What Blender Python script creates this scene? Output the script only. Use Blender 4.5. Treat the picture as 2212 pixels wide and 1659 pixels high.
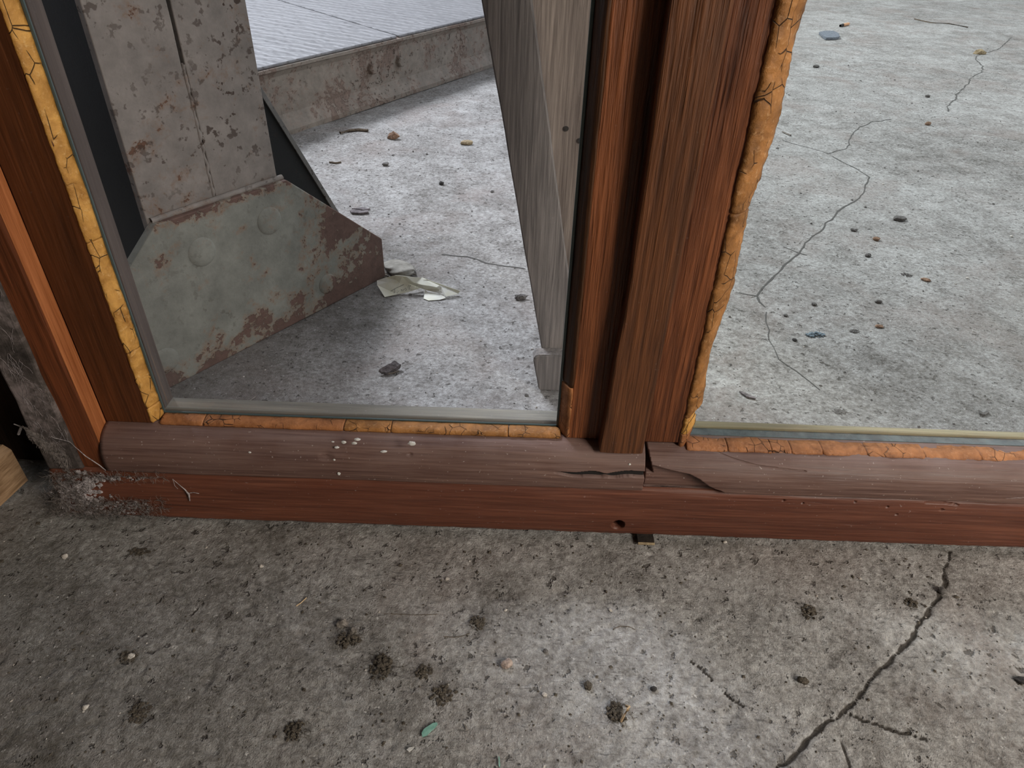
import bpy, bmesh, math, random
import numpy as np
from mathutils import Vector, Matrix, noise as mnoise
for o in list(bpy.data.objects): bpy.data.objects.remove(o)
S = bpy.context.scene
COL = S.collection
random.seed(7); RNG = np.random.default_rng(7)

# ------------------------------------------------------------------ camera
W, H, F, CH = 2212, 1659, 1500.0, 0.48
R = np.array([[0.9993857221434433, -0.03486837752925594, 0.0035177584205350752],
              [0.023463583494988952, 0.5911698453161272, -0.8062057269943447],
              [0.026031492953759835, 0.8057930318868385, 0.591624839858178]])
C = np.array([0, 0, CH])
cam = bpy.data.cameras.new('camera'); co = bpy.data.objects.new('camera', cam); COL.objects.link(co)
m = Matrix.Identity(4)
for i in range(3):
    for j in range(3): m[i][j] = R[i, j]
m[2][3] = CH
co.matrix_world = m
cam.sensor_width = 36; cam.lens = 36 * F / W; cam.clip_start = 0.02
S.camera = co
# ------------------------------------------------------------------ light
S.view_settings.view_transform = 'Standard'; S.view_settings.look = 'None'
S.view_settings.gamma = 1; S.view_settings.use_curve_mapping = False
S.view_settings.exposure = 0.12
wd = bpy.data.worlds.new('world'); S.world = wd; wd.use_nodes = True
bg = wd.node_tree.nodes['Background']; bg.inputs[0].default_value = (0.86, 0.92, 1.0, 1); bg.inputs[1].default_value = 0.62
def area(name, loc, target, sx, sy, energy, color):
    l = bpy.data.lights.new(name, 'AREA'); l.shape = 'RECTANGLE'; l.size = sx; l.size_y = sy
    l.energy = energy; l.color = color
    o = bpy.data.objects.new(name, l); COL.objects.link(o); o.location = loc
    o.rotation_euler = (Vector(target) - Vector(loc)).to_track_quat('-Z', 'Y').to_euler()
    return o
area('skylight', (-2.6, 4.2, 4.2), (0.1, 1.5, 0), 1.4, 1.4, 375, (0.91, 0.95, 1.0))       # roof light of the hall, far left
area('hall_fill', (3.6, 3.2, 3.0), (0.9, 1.6, 0), 2.0, 2.0, 44, (0.92, 0.96, 1.0))        # fill light added on the hall's right to brighten its floor
area('side_fill', (1.26, -0.60, 0.98), (0.85, 0.25, 0.0), 0.7, 0.8, 37, (1.0, 0.925, 0.83)) # unseen area light added right of the camera for the foreground

# ------------------------------------------------------------------ helpers
def ray(px, py): return R @ np.array([px - W / 2, -(py - H / 2), -F])
def onz(px, py, z=0.0):
    r = ray(px, py); return C + r * ((z - CH) / r[2])
def ony(px, py, y):
    r = ray(px, py); return C + r * (y / r[1])
def _h(ix, iy, s):
    v = (ix.astype(np.int64) * 374761393 + iy.astype(np.int64) * 668265263 + s * 1442695041) & 0xFFFFFFFF
    v = ((v ^ (v >> 13)) * 1274126177) & 0xFFFFFFFF
    return ((v ^ (v >> 16)) & 0xFFFF) / 65535.0
def vn(x, y, s=0):
    x = np.asarray(x, float); y = np.asarray(y, float)
    ix = np.floor(x); iy = np.floor(y); fx = x - ix; fy = y - iy
    fx = fx * fx * (3 - 2 * fx); fy = fy * fy * (3 - 2 * fy)
    ix = ix.astype(np.int64); iy = iy.astype(np.int64)
    a = _h(ix, iy, s); b = _h(ix + 1, iy, s); c = _h(ix, iy + 1, s); d = _h(ix + 1, iy + 1, s)
    return (a + (b - a) * fx) * (1 - fy) + (c + (d - c) * fx) * fy - 0.5
def fbm(x, y, s=0, o=3):
    t = 0; a = 1.0
    for k in range(o):
        t = t + a * vn(np.asarray(x) * 2 ** k + 17.3 * k, np.asarray(y) * 2 ** k - 9.1 * k, s + k); a *= .5
    return t
def link(name, me, mat, parent=None, smooth=False):
    o = bpy.data.objects.new(name, me); COL.objects.link(o)
    if mat is not None: me.materials.append(mat)
    if smooth: me.polygons.foreach_set('use_smooth', [True] * len(me.polygons))
    if parent is not None: o.parent = parent
    return o
def pyd(name, v, f, mat, parent=None, smooth=False, off=None):
    v = np.asarray(v, float)
    if off is not None: v = v - np.asarray(off)
    elif parent is not None and parent.get('_org') is not None: v = v - np.array(parent['_org'])
    me = bpy.data.meshes.new(name); me.from_pydata(v.tolist(), [], f); me.update()
    return link(name, me, mat, parent, smooth)
def thing(name, label, cat, loc=(0, 0, 0), rz=0.0, group=None, local=False):
    o = bpy.data.objects.new(name, None); COL.objects.link(o); o.empty_display_size = .02
    o.location = loc; o.rotation_euler = (0, 0, rz)
    o['label'] = label; o['category'] = cat
    if group: o['group'] = group
    if not local: ORG[o.name] = np.array(loc, float)
    return o
ORG = {}
def rel(parent, v):
    v = np.asarray(v, float)
    if parent is not None:
        p = parent
        while p.parent is not None: p = p.parent
        if p.name in ORG: v = v - ORG[p.name]
    return v
def mk(name, v, f, mat, parent=None, smooth=False):
    me = bpy.data.meshes.new(name); me.from_pydata(rel(parent, v).tolist(), [], [tuple(int(i) for i in q) for q in f]); me.update()
    return link(name, me, mat, parent, smooth)
def tag(o, label, cat, group=None, kind=None):
    if label: o['label'] = label
    if cat: o['category'] = cat
    if group: o['group'] = group
    if kind: o['kind'] = kind
    return o
def gridf(n, mm, closed=False):
    f = []
    for i in range(n - 1):
        for j in range(mm - 1): f.append((i * mm + j, i * mm + j + 1, (i + 1) * mm + j + 1, (i + 1) * mm + j))
        if closed: f.append((i * mm + mm - 1, i * mm, (i + 1) * mm, (i + 1) * mm + mm - 1))
    return f
def flip(f): return [tuple(reversed(q)) for q in f]
def sweep(name, sections, mat, parent=None, smooth=True, caps=True):
    """sections: array (n, m, 3), closed loops"""
    a = np.asarray(sections, float); n, mm = a.shape[:2]
    f = gridf(n, mm, True)
    if caps: f += [tuple(range(mm - 1, -1, -1)), tuple(range((n - 1) * mm, n * mm))]
    me = bpy.data.meshes.new(name); me.from_pydata(rel(parent, a.reshape(-1, 3)).tolist(), [], f); me.update()
    bm = bmesh.new(); bm.from_mesh(me); bmesh.ops.recalc_face_normals(bm, faces=bm.faces); bm.to_mesh(me); bm.free()
    return link(name, me, mat, parent, smooth)
def box(name, lo, hi, mat, parent=None, bev=0.0015, seg=2, rough=0.0, cuts=0):
    lo = np.array(lo, float); hi = np.array(hi, float)
    bm = bmesh.new(); bmesh.ops.create_cube(bm, size=1)
    for v in bm.verts:
        for k in range(3): v.co[k] = lo[k] + (v.co[k] + .5) * (hi[k] - lo[k])
    if bev: bmesh.ops.bevel(bm, geom=list(bm.edges), offset=bev, segments=seg, profile=.5, affect='EDGES')
    if cuts:
        ax = int(np.argmax(hi - lo))
        for k in range(1, cuts):
            p = lo.copy(); p[ax] = lo[ax] + (hi[ax] - lo[ax]) * k / cuts
            nrm = [0, 0, 0]; nrm[ax] = 1
            bmesh.ops.bisect_plane(bm, geom=list(bm.verts) + list(bm.edges) + list(bm.faces), plane_co=p.tolist(), plane_no=nrm)
        for v in bm.verts:
            d = mnoise.noise_vector(Vector(v.co) * 35 + Vector((3.1, 7.7, 1.3))) * rough
            v.co += d
    o3 = rel(parent, [0, 0, 0])
    for v in bm.verts: v.co += Vector(o3)
    me = bpy.data.meshes.new(name); bm.to_mesh(me); bm.free()
    return link(name, me, mat, parent, False)
def plate(name, poly, y0, y1, mat, parent, bev=0.0012):
    """polygon in local (x,z), thickness y0..y1"""
    bm = bmesh.new(); vs = [bm.verts.new((p[0], y0, p[1])) for p in poly]
    f = bm.faces.new(vs); r = bmesh.ops.extrude_face_region(bm, geom=[f])
    for g in r['geom']:
        if isinstance(g, bmesh.types.BMVert): g.co.y = y1
    bmesh.ops.recalc_face_normals(bm, faces=bm.faces)
    if bev: bmesh.ops.bevel(bm, geom=list(bm.edges), offset=bev, segments=2, profile=.5, affect='EDGES')
    me = bpy.data.meshes.new(name); bm.to_mesh(me); bm.free()
    return link(name, me, mat, parent, False)
def tubes(name, lines, mat, parent=None, sides=4):
    V = []; Fc = []
    for pts, rad in lines:
        pts = [Vector(p) for p in pts]; n = len(pts); b = len(V)
        for i, p in enumerate(pts):
            t = (pts[min(i + 1, n - 1)] - pts[max(i - 1, 0)]); t = t.normalized() if t.length > 1e-9 else Vector((0, 0, 1))
            a = t.orthogonal().normalized(); c = t.cross(a); r = rad if not hasattr(rad, '__len__') else rad[i]
            for k in range(sides):
                q = p + (a * math.cos(2 * math.pi * k / sides) + c * math.sin(2 * math.pi * k / sides)) * r
                V.append(tuple(q))
        for i in range(n - 1):
            for k in range(sides):
                Fc.append((b + i * sides + k, b + i * sides + (k + 1) % sides, b + (i + 1) * sides + (k + 1) % sides, b + (i + 1) * sides + k))
    return mk(name, V, Fc, mat, parent, True)
# ------------------------------------------------------------------ materials
class NT:
    def __init__(s, name):
        s.m = bpy.data.materials.new(name); s.m.use_nodes = True; s.t = s.m.node_tree
        s.b = s.t.nodes['Principled BSDF']; s.out = s.t.nodes['Material Output']
    def n(s, ty, **kw):
        x = s.t.nodes.new(ty)
        for k, v in kw.items():
            if k.startswith('i_'):
                key = k[2:]; key = int(key) if key.isdigit() else key
                if isinstance(v, bpy.types.NodeSocket): s.t.links.new(v, x.inputs[key])
                else: x.inputs[key].default_value = v
            else: setattr(x, k, v)
        return x
    def l(s, a, b): s.t.links.new(a, b)
    def coord(s, out='Object', scale=(1, 1, 1), loc=(0, 0, 0)):
        tc = s.n('ShaderNodeTexCoord'); mp = s.n('ShaderNodeMapping')
        s.l(tc.outputs[out], mp.inputs[0]); mp.inputs['Scale'].default_value = scale; mp.inputs['Location'].default_value = loc
        return mp.outputs[0]
    def noise(s, vec, scale, detail=3, rough=.55, dist=0.0):
        x = s.n('ShaderNodeTexNoise'); s.l(vec, x.inputs['Vector']); x.inputs['Scale'].default_value = scale
        x.inputs['Detail'].default_value = detail; x.inputs['Roughness'].default_value = rough; x.inputs['Distortion'].default_value = dist
        return x.outputs[0]
    def ramp(s, fac, stops, interp='LINEAR'):
        x = s.n('ShaderNodeValToRGB'); s.l(fac, x.inputs[0]); e = x.color_ramp.elements; x.color_ramp.interpolation = interp
        while len(e) < len(stops): e.new(0.5)
        for k, (p, c) in enumerate(stops):
            e[k].position = p; e[k].color = (c, c, c, 1) if not hasattr(c, '__len__') else (*c, 1)
        return x.outputs[0]
    def mix(s, fac, a, b, mode='MIX'):
        x = s.n('ShaderNodeMix', data_type='RGBA', blend_type=mode)
        for k, v in ((0, fac), (6, a), (7, b)):
            if isinstance(v, bpy.types.NodeSocket): s.l(v, x.inputs[k])
            elif k == 0: x.inputs[0].default_value = v
            else: x.inputs[k].default_value = (*v, 1)
        return x.outputs[2]
    def math(s, op, a, b=0.0, clamp=False):
        x = s.n('ShaderNodeMath', operation=op, use_clamp=clamp)
        for k, v in ((0, a), (1, b)):
            if isinstance(v, bpy.types.NodeSocket): s.l(v, x.inputs[k])
            else: x.inputs[k].default_value = v
        return x.outputs[0]
    def bump(s, h, dist, strength=1.0, prev=None):
        x = s.n('ShaderNodeBump'); s.l(h, x.inputs['Height']); x.inputs['Distance'].default_value = dist; x.inputs['Strength'].default_value = strength
        if prev is not None: s.l(prev, x.inputs['Normal'])
        return x.outputs[0]
    def done(s, col=None, rough=None, nor=None, metal=0.0, spec=.5):
        if col is not None:
            if isinstance(col, bpy.types.NodeSocket): s.l(col, s.b.inputs['Base Color'])
            else: s.b.inputs['Base Color'].default_value = (*col, 1)
        if rough is not None:
            if isinstance(rough, bpy.types.NodeSocket): s.l(rough, s.b.inputs['Roughness'])
            else: s.b.inputs['Roughness'].default_value = rough
        if nor is not None: s.l(nor, s.b.inputs['Normal'])
        s.b.inputs['Metallic'].default_value = metal; s.b.inputs['Specular IOR Level'].default_value = spec
        return s.m
def lin(r, g, b):
    f = lambda c: (c / 255 / 12.92) if c / 255 < .04045 else ((c / 255 + .055) / 1.055) ** 2.4
    return (f(r), f(g), f(b))
def wood(name, axis, dark, lite, rough=.5, dust=0.0, dustcol=(150, 135, 130), relief=.0006, seed=0, scratch=.25):
    t = NT(name)
    def sc(a, b): v = [b, b, b]; v[axis] = a; return tuple(v)
    tc = t.coord('Object', (1, 1, 1), (seed * 1.7, seed * .9, seed * 2.3))
    c0 = t.coord('Object', sc(1.2, 9), (seed * 1.7, seed * .9, seed * 2.3))
    c1 = t.coord('Object', sc(5, 90), (seed * .7, seed * 1.9, seed * .3))
    c2 = t.coord('Object', sc(9, 270), (seed, seed * .4, seed * 1.3))
    big = t.noise(c0, 2.2, 2, .5, .3); med = t.noise(c1, 2.0, 4, .6, .6); fine = t.noise(c2, 1.6, 3, .6, .3)
    f = t.math('ADD', t.math('MULTIPLY', big, .28), t.math('ADD', t.math('MULTIPLY', med, .36), t.math('MULTIPLY', fine, .36)))
    col = t.ramp(f, [(.38, lin(*dark)), (.5, tuple(a * .55 + b * .45 for a, b in zip(lin(*dark), lin(*lite)))), (.62, lin(*lite))])
    scm = t.math('MULTIPLY', t.ramp(fine, [(.66, 0.0), (.74, 1.0)]), t.math('MULTIPLY', t.ramp(t.noise(tc, 14, 3), [(.5, 0.0), (.68, 1.0)]), scratch))
    col = t.mix(scm, col, lin(168, 128, 98))
    if dust > 0:
        geo = t.n('ShaderNodeNewGeometry'); sx = t.n('ShaderNodeSeparateXYZ'); t.l(geo.outputs['Normal'], sx.inputs[0])
        upf = t.ramp(sx.outputs[2], [(.0, .35), (.9, 1.0)])
        dm = t.math('MULTIPLY', t.math('MULTIPLY', t.ramp(t.noise(tc, 22, 4, .65), [(.3, .35), (.7, 1.0)]), upf), dust, True)
        dm2 = t.math('MULTIPLY', dm, t.ramp(fine, [(.3, .7), (.6, 1.0)]))
        col = t.mix(dm2, col, lin(*dustcol))
        sp = t.ramp(t.noise(tc, 420, 1), [(.73, 0.0), (.76, .7)])
        col = t.mix(t.math('MULTIPLY', sp, dust), col, lin(205, 195, 190))
    n1 = t.bump(med, relief * 1.2, 1.0); n2 = t.bump(fine, relief, 1.0, n1)
    return t.done(col, t.ramp(fine, [(.3, rough - .08), (.7, rough + .12)]), n2, 0, .4)
M = {}
M['sill'] = wood('sill_wood', 0, (82, 43, 30), (124, 72, 51), .42, .28, (120, 100, 92), .00045, 1)
M['rail'] = wood('rail_wood', 0, (80, 52, 44), (124, 94, 82), .55, .55, (138, 120, 116), .0005, 2)
M['stile_l'] = wood('left_stile_wood', 2, (66, 35, 15), (108, 60, 29), .5, .05, (120, 100, 90), .0004, 3, .15)
M['jamb'] = wood('jamb_wood', 2, (84, 44, 22), (140, 76, 42), .5, .05, (120, 100, 90), .0004, 4, .1)
M['jambedge'] = wood('lit_jamb_edge', 2, (150, 86, 46), (208, 132, 82), .55, .03, (150, 120, 100), .0004, 15, .1)  # lighter copy of the jamb wood, side light painted in
M['mull'] = wood('mullion_wood', 2, (56, 25, 10), (138, 80, 45), .45, .06, (150, 120, 100), .0013, 5, .35)
M['strip'] = wood('strip_wood', 2, (48, 25, 12), (114, 68, 36), .48, .08, (150, 120, 100), .0011, 6, .3)
M['rebate'] = wood('rebate_wood', 2, (52, 30, 13), (98, 60, 30), .5, 0, relief=.0006, seed=7)
M['plank'] = wood('weathered_plank', 2, (90, 86, 84), (156, 149, 144), .75, .12, (150, 145, 140), .0007, 8, .15)
M['plank2'] = wood('weathered_plank_brown', 2, (112, 100, 92), (176, 162, 150), .75, .12, (150, 145, 140), .0007, 9, .15)
M['board'] = wood('pale_board', 1, (130, 100, 70), (190, 155, 118), .65, .15, (150, 130, 110), .0005, 10)
M['wall'] = wood('dark_boarding', 2, (26, 16, 10), (52, 32, 20), .7, .1, (70, 60, 50), .0008, 11)

def dusty_jamb():
    t = NT('dusty_jamb_wood'); tc = t.coord(); c2 = t.coord('Object', (420, 420, 14))
    n = t.noise(tc, 26, 5, .7, .5); n2 = t.noise(tc, 130, 4, .7); fine = t.noise(c2, 1.4, 3)
    f = t.math('ADD', t.math('MULTIPLY', n, .65), t.math('MULTIPLY', n2, .35))
    col = t.ramp(f, [(.36, lin(40, 34, 30)), (.5, lin(82, 74, 70)), (.62, lin(138, 126, 124))])
    return t.done(col, .85, t.bump(f, .0015, 1.0, t.bump(fine, .0004)))
M['jambdust'] = dusty_jamb()
def putty(name, a, b, cr):
    t = NT(name); tc = t.coord(); n = t.noise(tc, 60, 5, .65, .4); n2 = t.noise(tc, 260, 4, .7)
    v = t.n('ShaderNodeTexVoronoi', feature='DISTANCE_TO_EDGE'); t.l(t.coord('Object', (1, 1, .6)), v.inputs['Vector']); v.inputs['Scale'].default_value = 95
    ck = t.math('MULTIPLY', t.ramp(v.outputs[0], [(.0, 1.0), (.022, 0.0)]), t.ramp(t.noise(tc, 45, 2), [(.5, 0.0), (.56, 1.0)]))
    col = t.ramp(n, [(.3, lin(*a)), (.7, lin(*b))])
    col = t.mix(t.ramp(n2, [(.56, 0.0), (.72, .55)]), col, lin(*cr))
    col = t.mix(t.math('MULTIPLY', ck, .85), col, lin(46, 26, 10))
    h = t.math('SUBTRACT', t.math('ADD', t.math('MULTIPLY', n, .7), t.math('MULTIPLY', n2, .4)), ck)
    return t.done(col, .62, t.bump(h, .0016))
M['putty'] = putty('ochre_putty', (150, 100, 34), (222, 166, 84), (232, 192, 130))
M['putty2'] = putty('brown_putty', (116, 70, 36), (184, 122, 74), (196, 142, 100))
M['putty3'] = putty('amber_putty', (112, 72, 28), (186, 128, 68), (216, 172, 122))

def concrete():
    t = NT('concrete'); tc = t.coord('Object'); 
    big = t.noise(tc, 2.3, 4, .6, .4); mid = t.noise(tc, 16, 5, .65, .3); fine = t.noise(tc, 210, 5, .75); xf = t.noise(tc, 620, 3, .7); gr = t.noise(tc, 85, 4, .8, .3)
    dash = t.noise(t.coord('Object', (70, 330, 50)), 1.3, 3, .6, .3)
    f = t.math('ADD', t.math('ADD', t.math('MULTIPLY', big, .16), t.math('MULTIPLY', mid, .24)), t.math('ADD', t.math('MULTIPLY', fine, .38), t.math('MULTIPLY', gr, .22)))
    col = t.ramp(f, [(.39, (.13, .118, .105)), (.5, (.37, .355, .335)), (.60, (.62, .61, .59))])
    # pinkish and dark worn patches
    col = t.mix(t.ramp(t.noise(tc, 5.5, 4, .6, .6), [(.5, 0.0), (.66, .35)]), col, (.30, .235, .205))
    dirt = t.ramp(t.math('ADD', t.math('MULTIPLY', t.noise(tc, 8, 5, .7, .5), .6), t.math('MULTIPLY', t.noise(tc, 55, 4, .7), .4)), [(.5, 0.0), (.62, .55)])
    a = t.n('ShaderNodeAttribute', attribute_name='dirt')  # holds real dirt plus shade painted into the floor colour
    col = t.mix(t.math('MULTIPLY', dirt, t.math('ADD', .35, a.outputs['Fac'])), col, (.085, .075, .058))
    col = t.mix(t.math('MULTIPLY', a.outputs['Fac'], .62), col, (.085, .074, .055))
    # pits and dashes
    sp = t.ramp(t.noise(tc, 95, 3, .7), [(.62, 0.0), (.68, 1.0)])
    col = t.mix(t.math('MULTIPLY', sp, .75), col, (.07, .06, .05))
    col = t.mix(t.math('MULTIPLY', t.ramp(dash, [(.60, 0.0), (.68, 1.0)]), .6), col, (.10, .095, .09))
    wsp = t.ramp(t.noise(tc, 260, 2, .6), [(.68, 0.0), (.73, 1.0)])
    col = t.mix(t.math('MULTIPLY', wsp, .6), col, (.75, .73, .70))
    ck = t.n('ShaderNodeAttribute', attribute_name='crack')
    col = t.mix(t.math('MULTIPLY', t.ramp(ck.outputs['Fac'], [(.05, 0.0), (.45, 1.0)]), .9), col, (.045, .036, .028))
    h = t.math('ADD', t.math('MULTIPLY', fine, .6), t.math('SUBTRACT', t.math('MULTIPLY', xf, .4), t.math('MULTIPLY', sp, .5)))
    return t.done(col, .88, t.bump(h, .0034, 1.0), 0, .3)
M['floor'] = concrete()
M['crackdirt'] = NT('crack_dirt').done((.09, .085, .078), .95)

def glass(name, lo, hi, dust, tint, edge):
    t = NT(name); tc = t.coord('Object')
    tr = t.n('ShaderNodeBsdfTransparent'); tr.inputs[0].default_value = (*tint, 1)
    gl = t.n('ShaderNodeBsdfGlossy'); gl.inputs['Roughness'].default_value = .02
    fr = t.n('ShaderNodeFresnel'); fr.inputs[0].default_value = 1.45
    m1 = t.n('ShaderNodeMixShader'); t.l(t.math('MULTIPLY', fr.outputs[0], .15), m1.inputs[0]); t.l(tr.outputs[0], m1.inputs[1]); t.l(gl.outputs[0], m1.inputs[2])
    df = t.n('ShaderNodeBsdfDiffuse'); df.inputs[0].default_value = (.62, .62, .6, 1)
    tl = t.n('ShaderNodeBsdfTranslucent'); tl.inputs[0].default_value = (.62, .62, .6, 1)
    dd = t.n('ShaderNodeMixShader'); dd.inputs[0].default_value = .5; t.l(df.outputs[0], dd.inputs[1]); t.l(tl.outputs[0], dd.inputs[2])
    sx = t.n('ShaderNodeSeparateXYZ'); t.l(tc, sx.inputs[0])
    bot = t.ramp(t.math('MULTIPLY', t.math('SUBTRACT', sx.outputs[2], lo[2]), 1 / .16, True), [(0, 1.0), (.1, .7), (.5, .3), (1, .06)])
    dl = t.math('SUBTRACT', sx.outputs[0], lo[0]); dr = t.math('SUBTRACT', hi[0], sx.outputs[0])
    ed = t.ramp(t.math('MULTIPLY', t.math('MINIMUM', dl, dr), 1 / .03, True), [(0, edge), (.35, edge * .4), (1, 0.0)])
    n = t.ramp(t.noise(tc, 18, 5, .65, .6), [(.3, .6), (.7, 1.4)])
    sp = t.math('MULTIPLY', t.ramp(t.noise(tc, 500, 2), [(.73, 0.0), (.77, 1.0)]), .06)
    fac = t.math('ADD', t.math('MULTIPLY', t.math('MULTIPLY', t.math('ADD', bot, ed), n), dust), t.math('MULTIPLY', sp, bot), True)
    m2 = t.n('ShaderNodeMixShader'); t.l(fac, m2.inputs[0]); t.l(m1.outputs[0], m2.inputs[1]); t.l(dd.outputs[0], m2.inputs[2])
    t.l(m2.outputs[0], t.out.inputs[0]); return t.m

def rusty(name, paint, rust1, rust2, amount, grad=None, spk=1.0, relief=.0008):
    """painted steel with rust; grad=(axis, at, width) rust gathers past a place on the plate"""
    t = NT(name); tc = t.coord('Object')
    n = t.noise(tc, 13, 6, .68, .5); n2 = t.noise(tc, 70, 5, .7, .4); n3 = t.noise(tc, 320, 3, .7); cl = t.noise(tc, 5, 3)
    f = t.math('ADD', t.math('MULTIPLY', n, .6), t.math('MULTIPLY', n2, .4))
    if grad:
        sx = t.n('ShaderNodeSeparateXYZ'); t.l(tc, sx.inputs[0])
        for ax, at, wd in grad:
            g = t.ramp(t.math('MULTIPLY', t.math('SUBTRACT', sx.outputs[ax], at), 1 / wd, True), [(0, 0.0), (1, .16)])
            f = t.math('ADD', f, g)
    pc = t.ramp(t.noise(tc, 30, 5, .7), [(.3, tuple(c * .72 for c in lin(*paint))), (.7, tuple(c * 1.22 for c in lin(*paint)))])
    edge = t.ramp(f, [(amount - .07, 0.0), (amount, .75), (amount + .05, 1.0)])
    core = t.ramp(f, [(amount, 0.0), (amount + .012, 1.0)])
    col = t.mix(t.math('MULTIPLY', edge, t.ramp(n3, [(.35, .25), (.6, .8)])), pc, lin(*rust1))
    col = t.mix(core, col, t.mix(t.ramp(n2, [(.35, 0.0), (.65, 1.0)]), lin(*rust2), tuple(c * 1.7 for c in lin(*rust2))))
    sp = t.math('MULTIPLY', t.ramp(t.noise(tc, 105, 3, .6), [(.59, 0.0), (.64, 1.0)]), t.math('MULTIPLY', t.ramp(cl, [(.4, .12), (.62, 1.0)]), spk))
    col = t.mix(sp, col, lin(62, 46, 34))
    h = t.math('SUBTRACT', t.math('MULTIPLY', n3, .35), t.math('ADD', t.math('MULTIPLY', core, .5), t.math('MULTIPLY', sp, .3)))
    return t.done(col, .72, t.bump(h, relief), 0, .4)
M['colface'] = rusty('column_paint', (138, 131, 122), (128, 94, 66), (84, 60, 45), .60, None, 1.0)
M['gusset'] = rusty('gusset_paint', (132, 133, 122), (142, 102, 70), (86, 66, 57), .60, ((0, -.15, .13), (2, .042, -.05), (2, .172, .02)), .6, .0012)
M['kerb'] = rusty('kerb_paint', (134, 125, 114), (134, 108, 94), (100, 85, 75), .55, None, .8, .002)
M['darksteel'] = rusty('dark_green_steel', (21, 24, 22), (28, 26, 22), (22, 20, 18), .72, None, .2)
M['wornedge'] = rusty('worn_steel_edge', (122, 120, 114), (108, 84, 62), (78, 62, 50), .64)
M['bead'] = NT('glass_edge').done(lin(70, 84, 84), .3)
M['ledge'] = wood('pale_ledge', 0, (112, 108, 98), (160, 154, 136), .7, .3, (150, 150, 146), .0003, 12)
M['ledge2'] = wood('olive_ledge', 0, (120, 112, 88), (176, 166, 134), .7, .1, (150, 150, 146), .0003, 13)
M['sledge'] = wood('grey_ledge', 2, (70, 60, 54), (104, 92, 84), .7, .1, (120, 110, 105), .0003, 14)
def deckmat():
    t = NT('ribbed_deck_steel'); tc = t.coord('Object')
    w = t.n('ShaderNodeTexWave', wave_type='BANDS', bands_direction='X', wave_profile='SIN'); t.l(t.coord('Object', (1, .55, 1)), w.inputs['Vector'])
    w.inputs['Scale'].default_value = 9; w.inputs['Distortion'].default_value = 4.0; w.inputs['Detail'].default_value = 1; w.inputs['Detail Scale'].default_value = 5
    n = t.noise(tc, 9, 5, .65); n2 = t.noise(tc, 120, 4, .7)
    col = t.ramp(t.math('ADD', t.math('MULTIPLY', n, .5), t.math('MULTIPLY', n2, .5)), [(.35, (.17, .168, .172)), (.65, (.25, .248, .253))])
    col = t.mix(t.math('MULTIPLY', t.ramp(w.outputs[1], [(0, 1.0), (.35, 0.0)]), .35), col, (.24, .23, .23))
    col = t.mix(t.ramp(t.noise(tc, 60, 3, .7), [(.68, 0.0), (.74, .7)]), col, (.12, .10, .09))
    return t.done(col, .55, t.bump(t.math('ADD', w.outputs[1], t.math('MULTIPLY', n2, .3)), .003))
M['deck'] = deckmat()
def simple(name, a, b, scale=200, rough=.8, bumpd=.0008, trans=0):
    t = NT(name); tc = t.coord(); n = t.noise(tc, scale, 4, .7)
    return t.done(t.ramp(n, [(.35, lin(*a)), (.65, lin(*b))]), rough, t.bump(n, bumpd))
M['clump'] = simple('dark_dirt', (48, 41, 33), (112, 103, 90), 700, .95)
M['fluff'] = simple('grey_lint', (96, 90, 82), (160, 152, 144), 300, .95)
M['web'] = simple('pale_lint', (120, 112, 110), (200, 192, 192), 300, .95)
M['fibre'] = simple('grey_fibre', (84, 76, 70), (158, 148, 142), 300, .95)
M['pale'] = simple('pale_stone', (170, 160, 148), (225, 220, 212), 300, .8)
M['pink'] = simple('pinkish_stone', (140, 122, 112), (196, 178, 166), 300, .8)
M['tan'] = simple('tan_stone', (130, 112, 86), (178, 160, 126), 200, .8)
M['slate'] = simple('slate', (92, 98, 106), (132, 138, 146), 120, .7)
M['blue'] = simple('blue_grey', (88, 100, 108), (140, 156, 166), 250, .8)
M['dark'] = simple('dark_stone', (72, 68, 66), (120, 116, 112), 220, .85)
M['teal'] = simple('teal_paint', (112, 160, 146), (150, 196, 180), 160, .5, .0002)
M['white'] = simple('white_paint', (190, 188, 182), (228, 226, 220), 200, .6, .0003)
M['twig'] = simple('twig', (72, 62, 52), (120, 106, 90), 200, .9)
M['straw'] = simple('straw', (180, 150, 112), (222, 196, 160), 200, .8)
M['bark'] = simple('grey_bark', (72, 66, 66), (132, 124, 124), 160, .9, .0015)
M['leaf'] = simple('dry_leaf', (112, 108, 98), (150, 146, 136), 60, .8)
M['black'] = simple('black_metal', (24, 22, 20), (52, 46, 40), 200, .6)
M['filter'] = simple('cork_filter', (196, 142, 100), (226, 178, 140), 300, .8)
M['ash'] = simple('burnt_tip', (34, 32, 32), (64, 60, 58), 400, .9)
M['brown'] = simple('dry_brown', (108, 82, 64), (164, 132, 108), 150, .9)
M['plaster'] = simple('plaster', (120, 112, 100), (140, 132, 120), 12, .9)
M['ink'] = NT('ink').done(lin(84, 84, 78), .8)
def papermat():
    t = NT('old_paper'); n = t.noise(t.coord(), 40, 4, .6)
    m = t.done(t.ramp(n, [(.3, lin(236, 234, 208)), (.7, lin(250, 250, 240))]), .75)
    tl = t.n('ShaderNodeBsdfTranslucent'); tl.inputs[0].default_value = (.75, .74, .5, 1)
    mx = t.n('ShaderNodeMixShader'); mx.inputs[0].default_value = .10; t.l(t.b.outputs[0], mx.inputs[1]); t.l(tl.outputs[0], mx.inputs[2]); t.l(mx.outputs[0], t.out.inputs[0])
    return m
M['paper'] = papermat()

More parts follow.
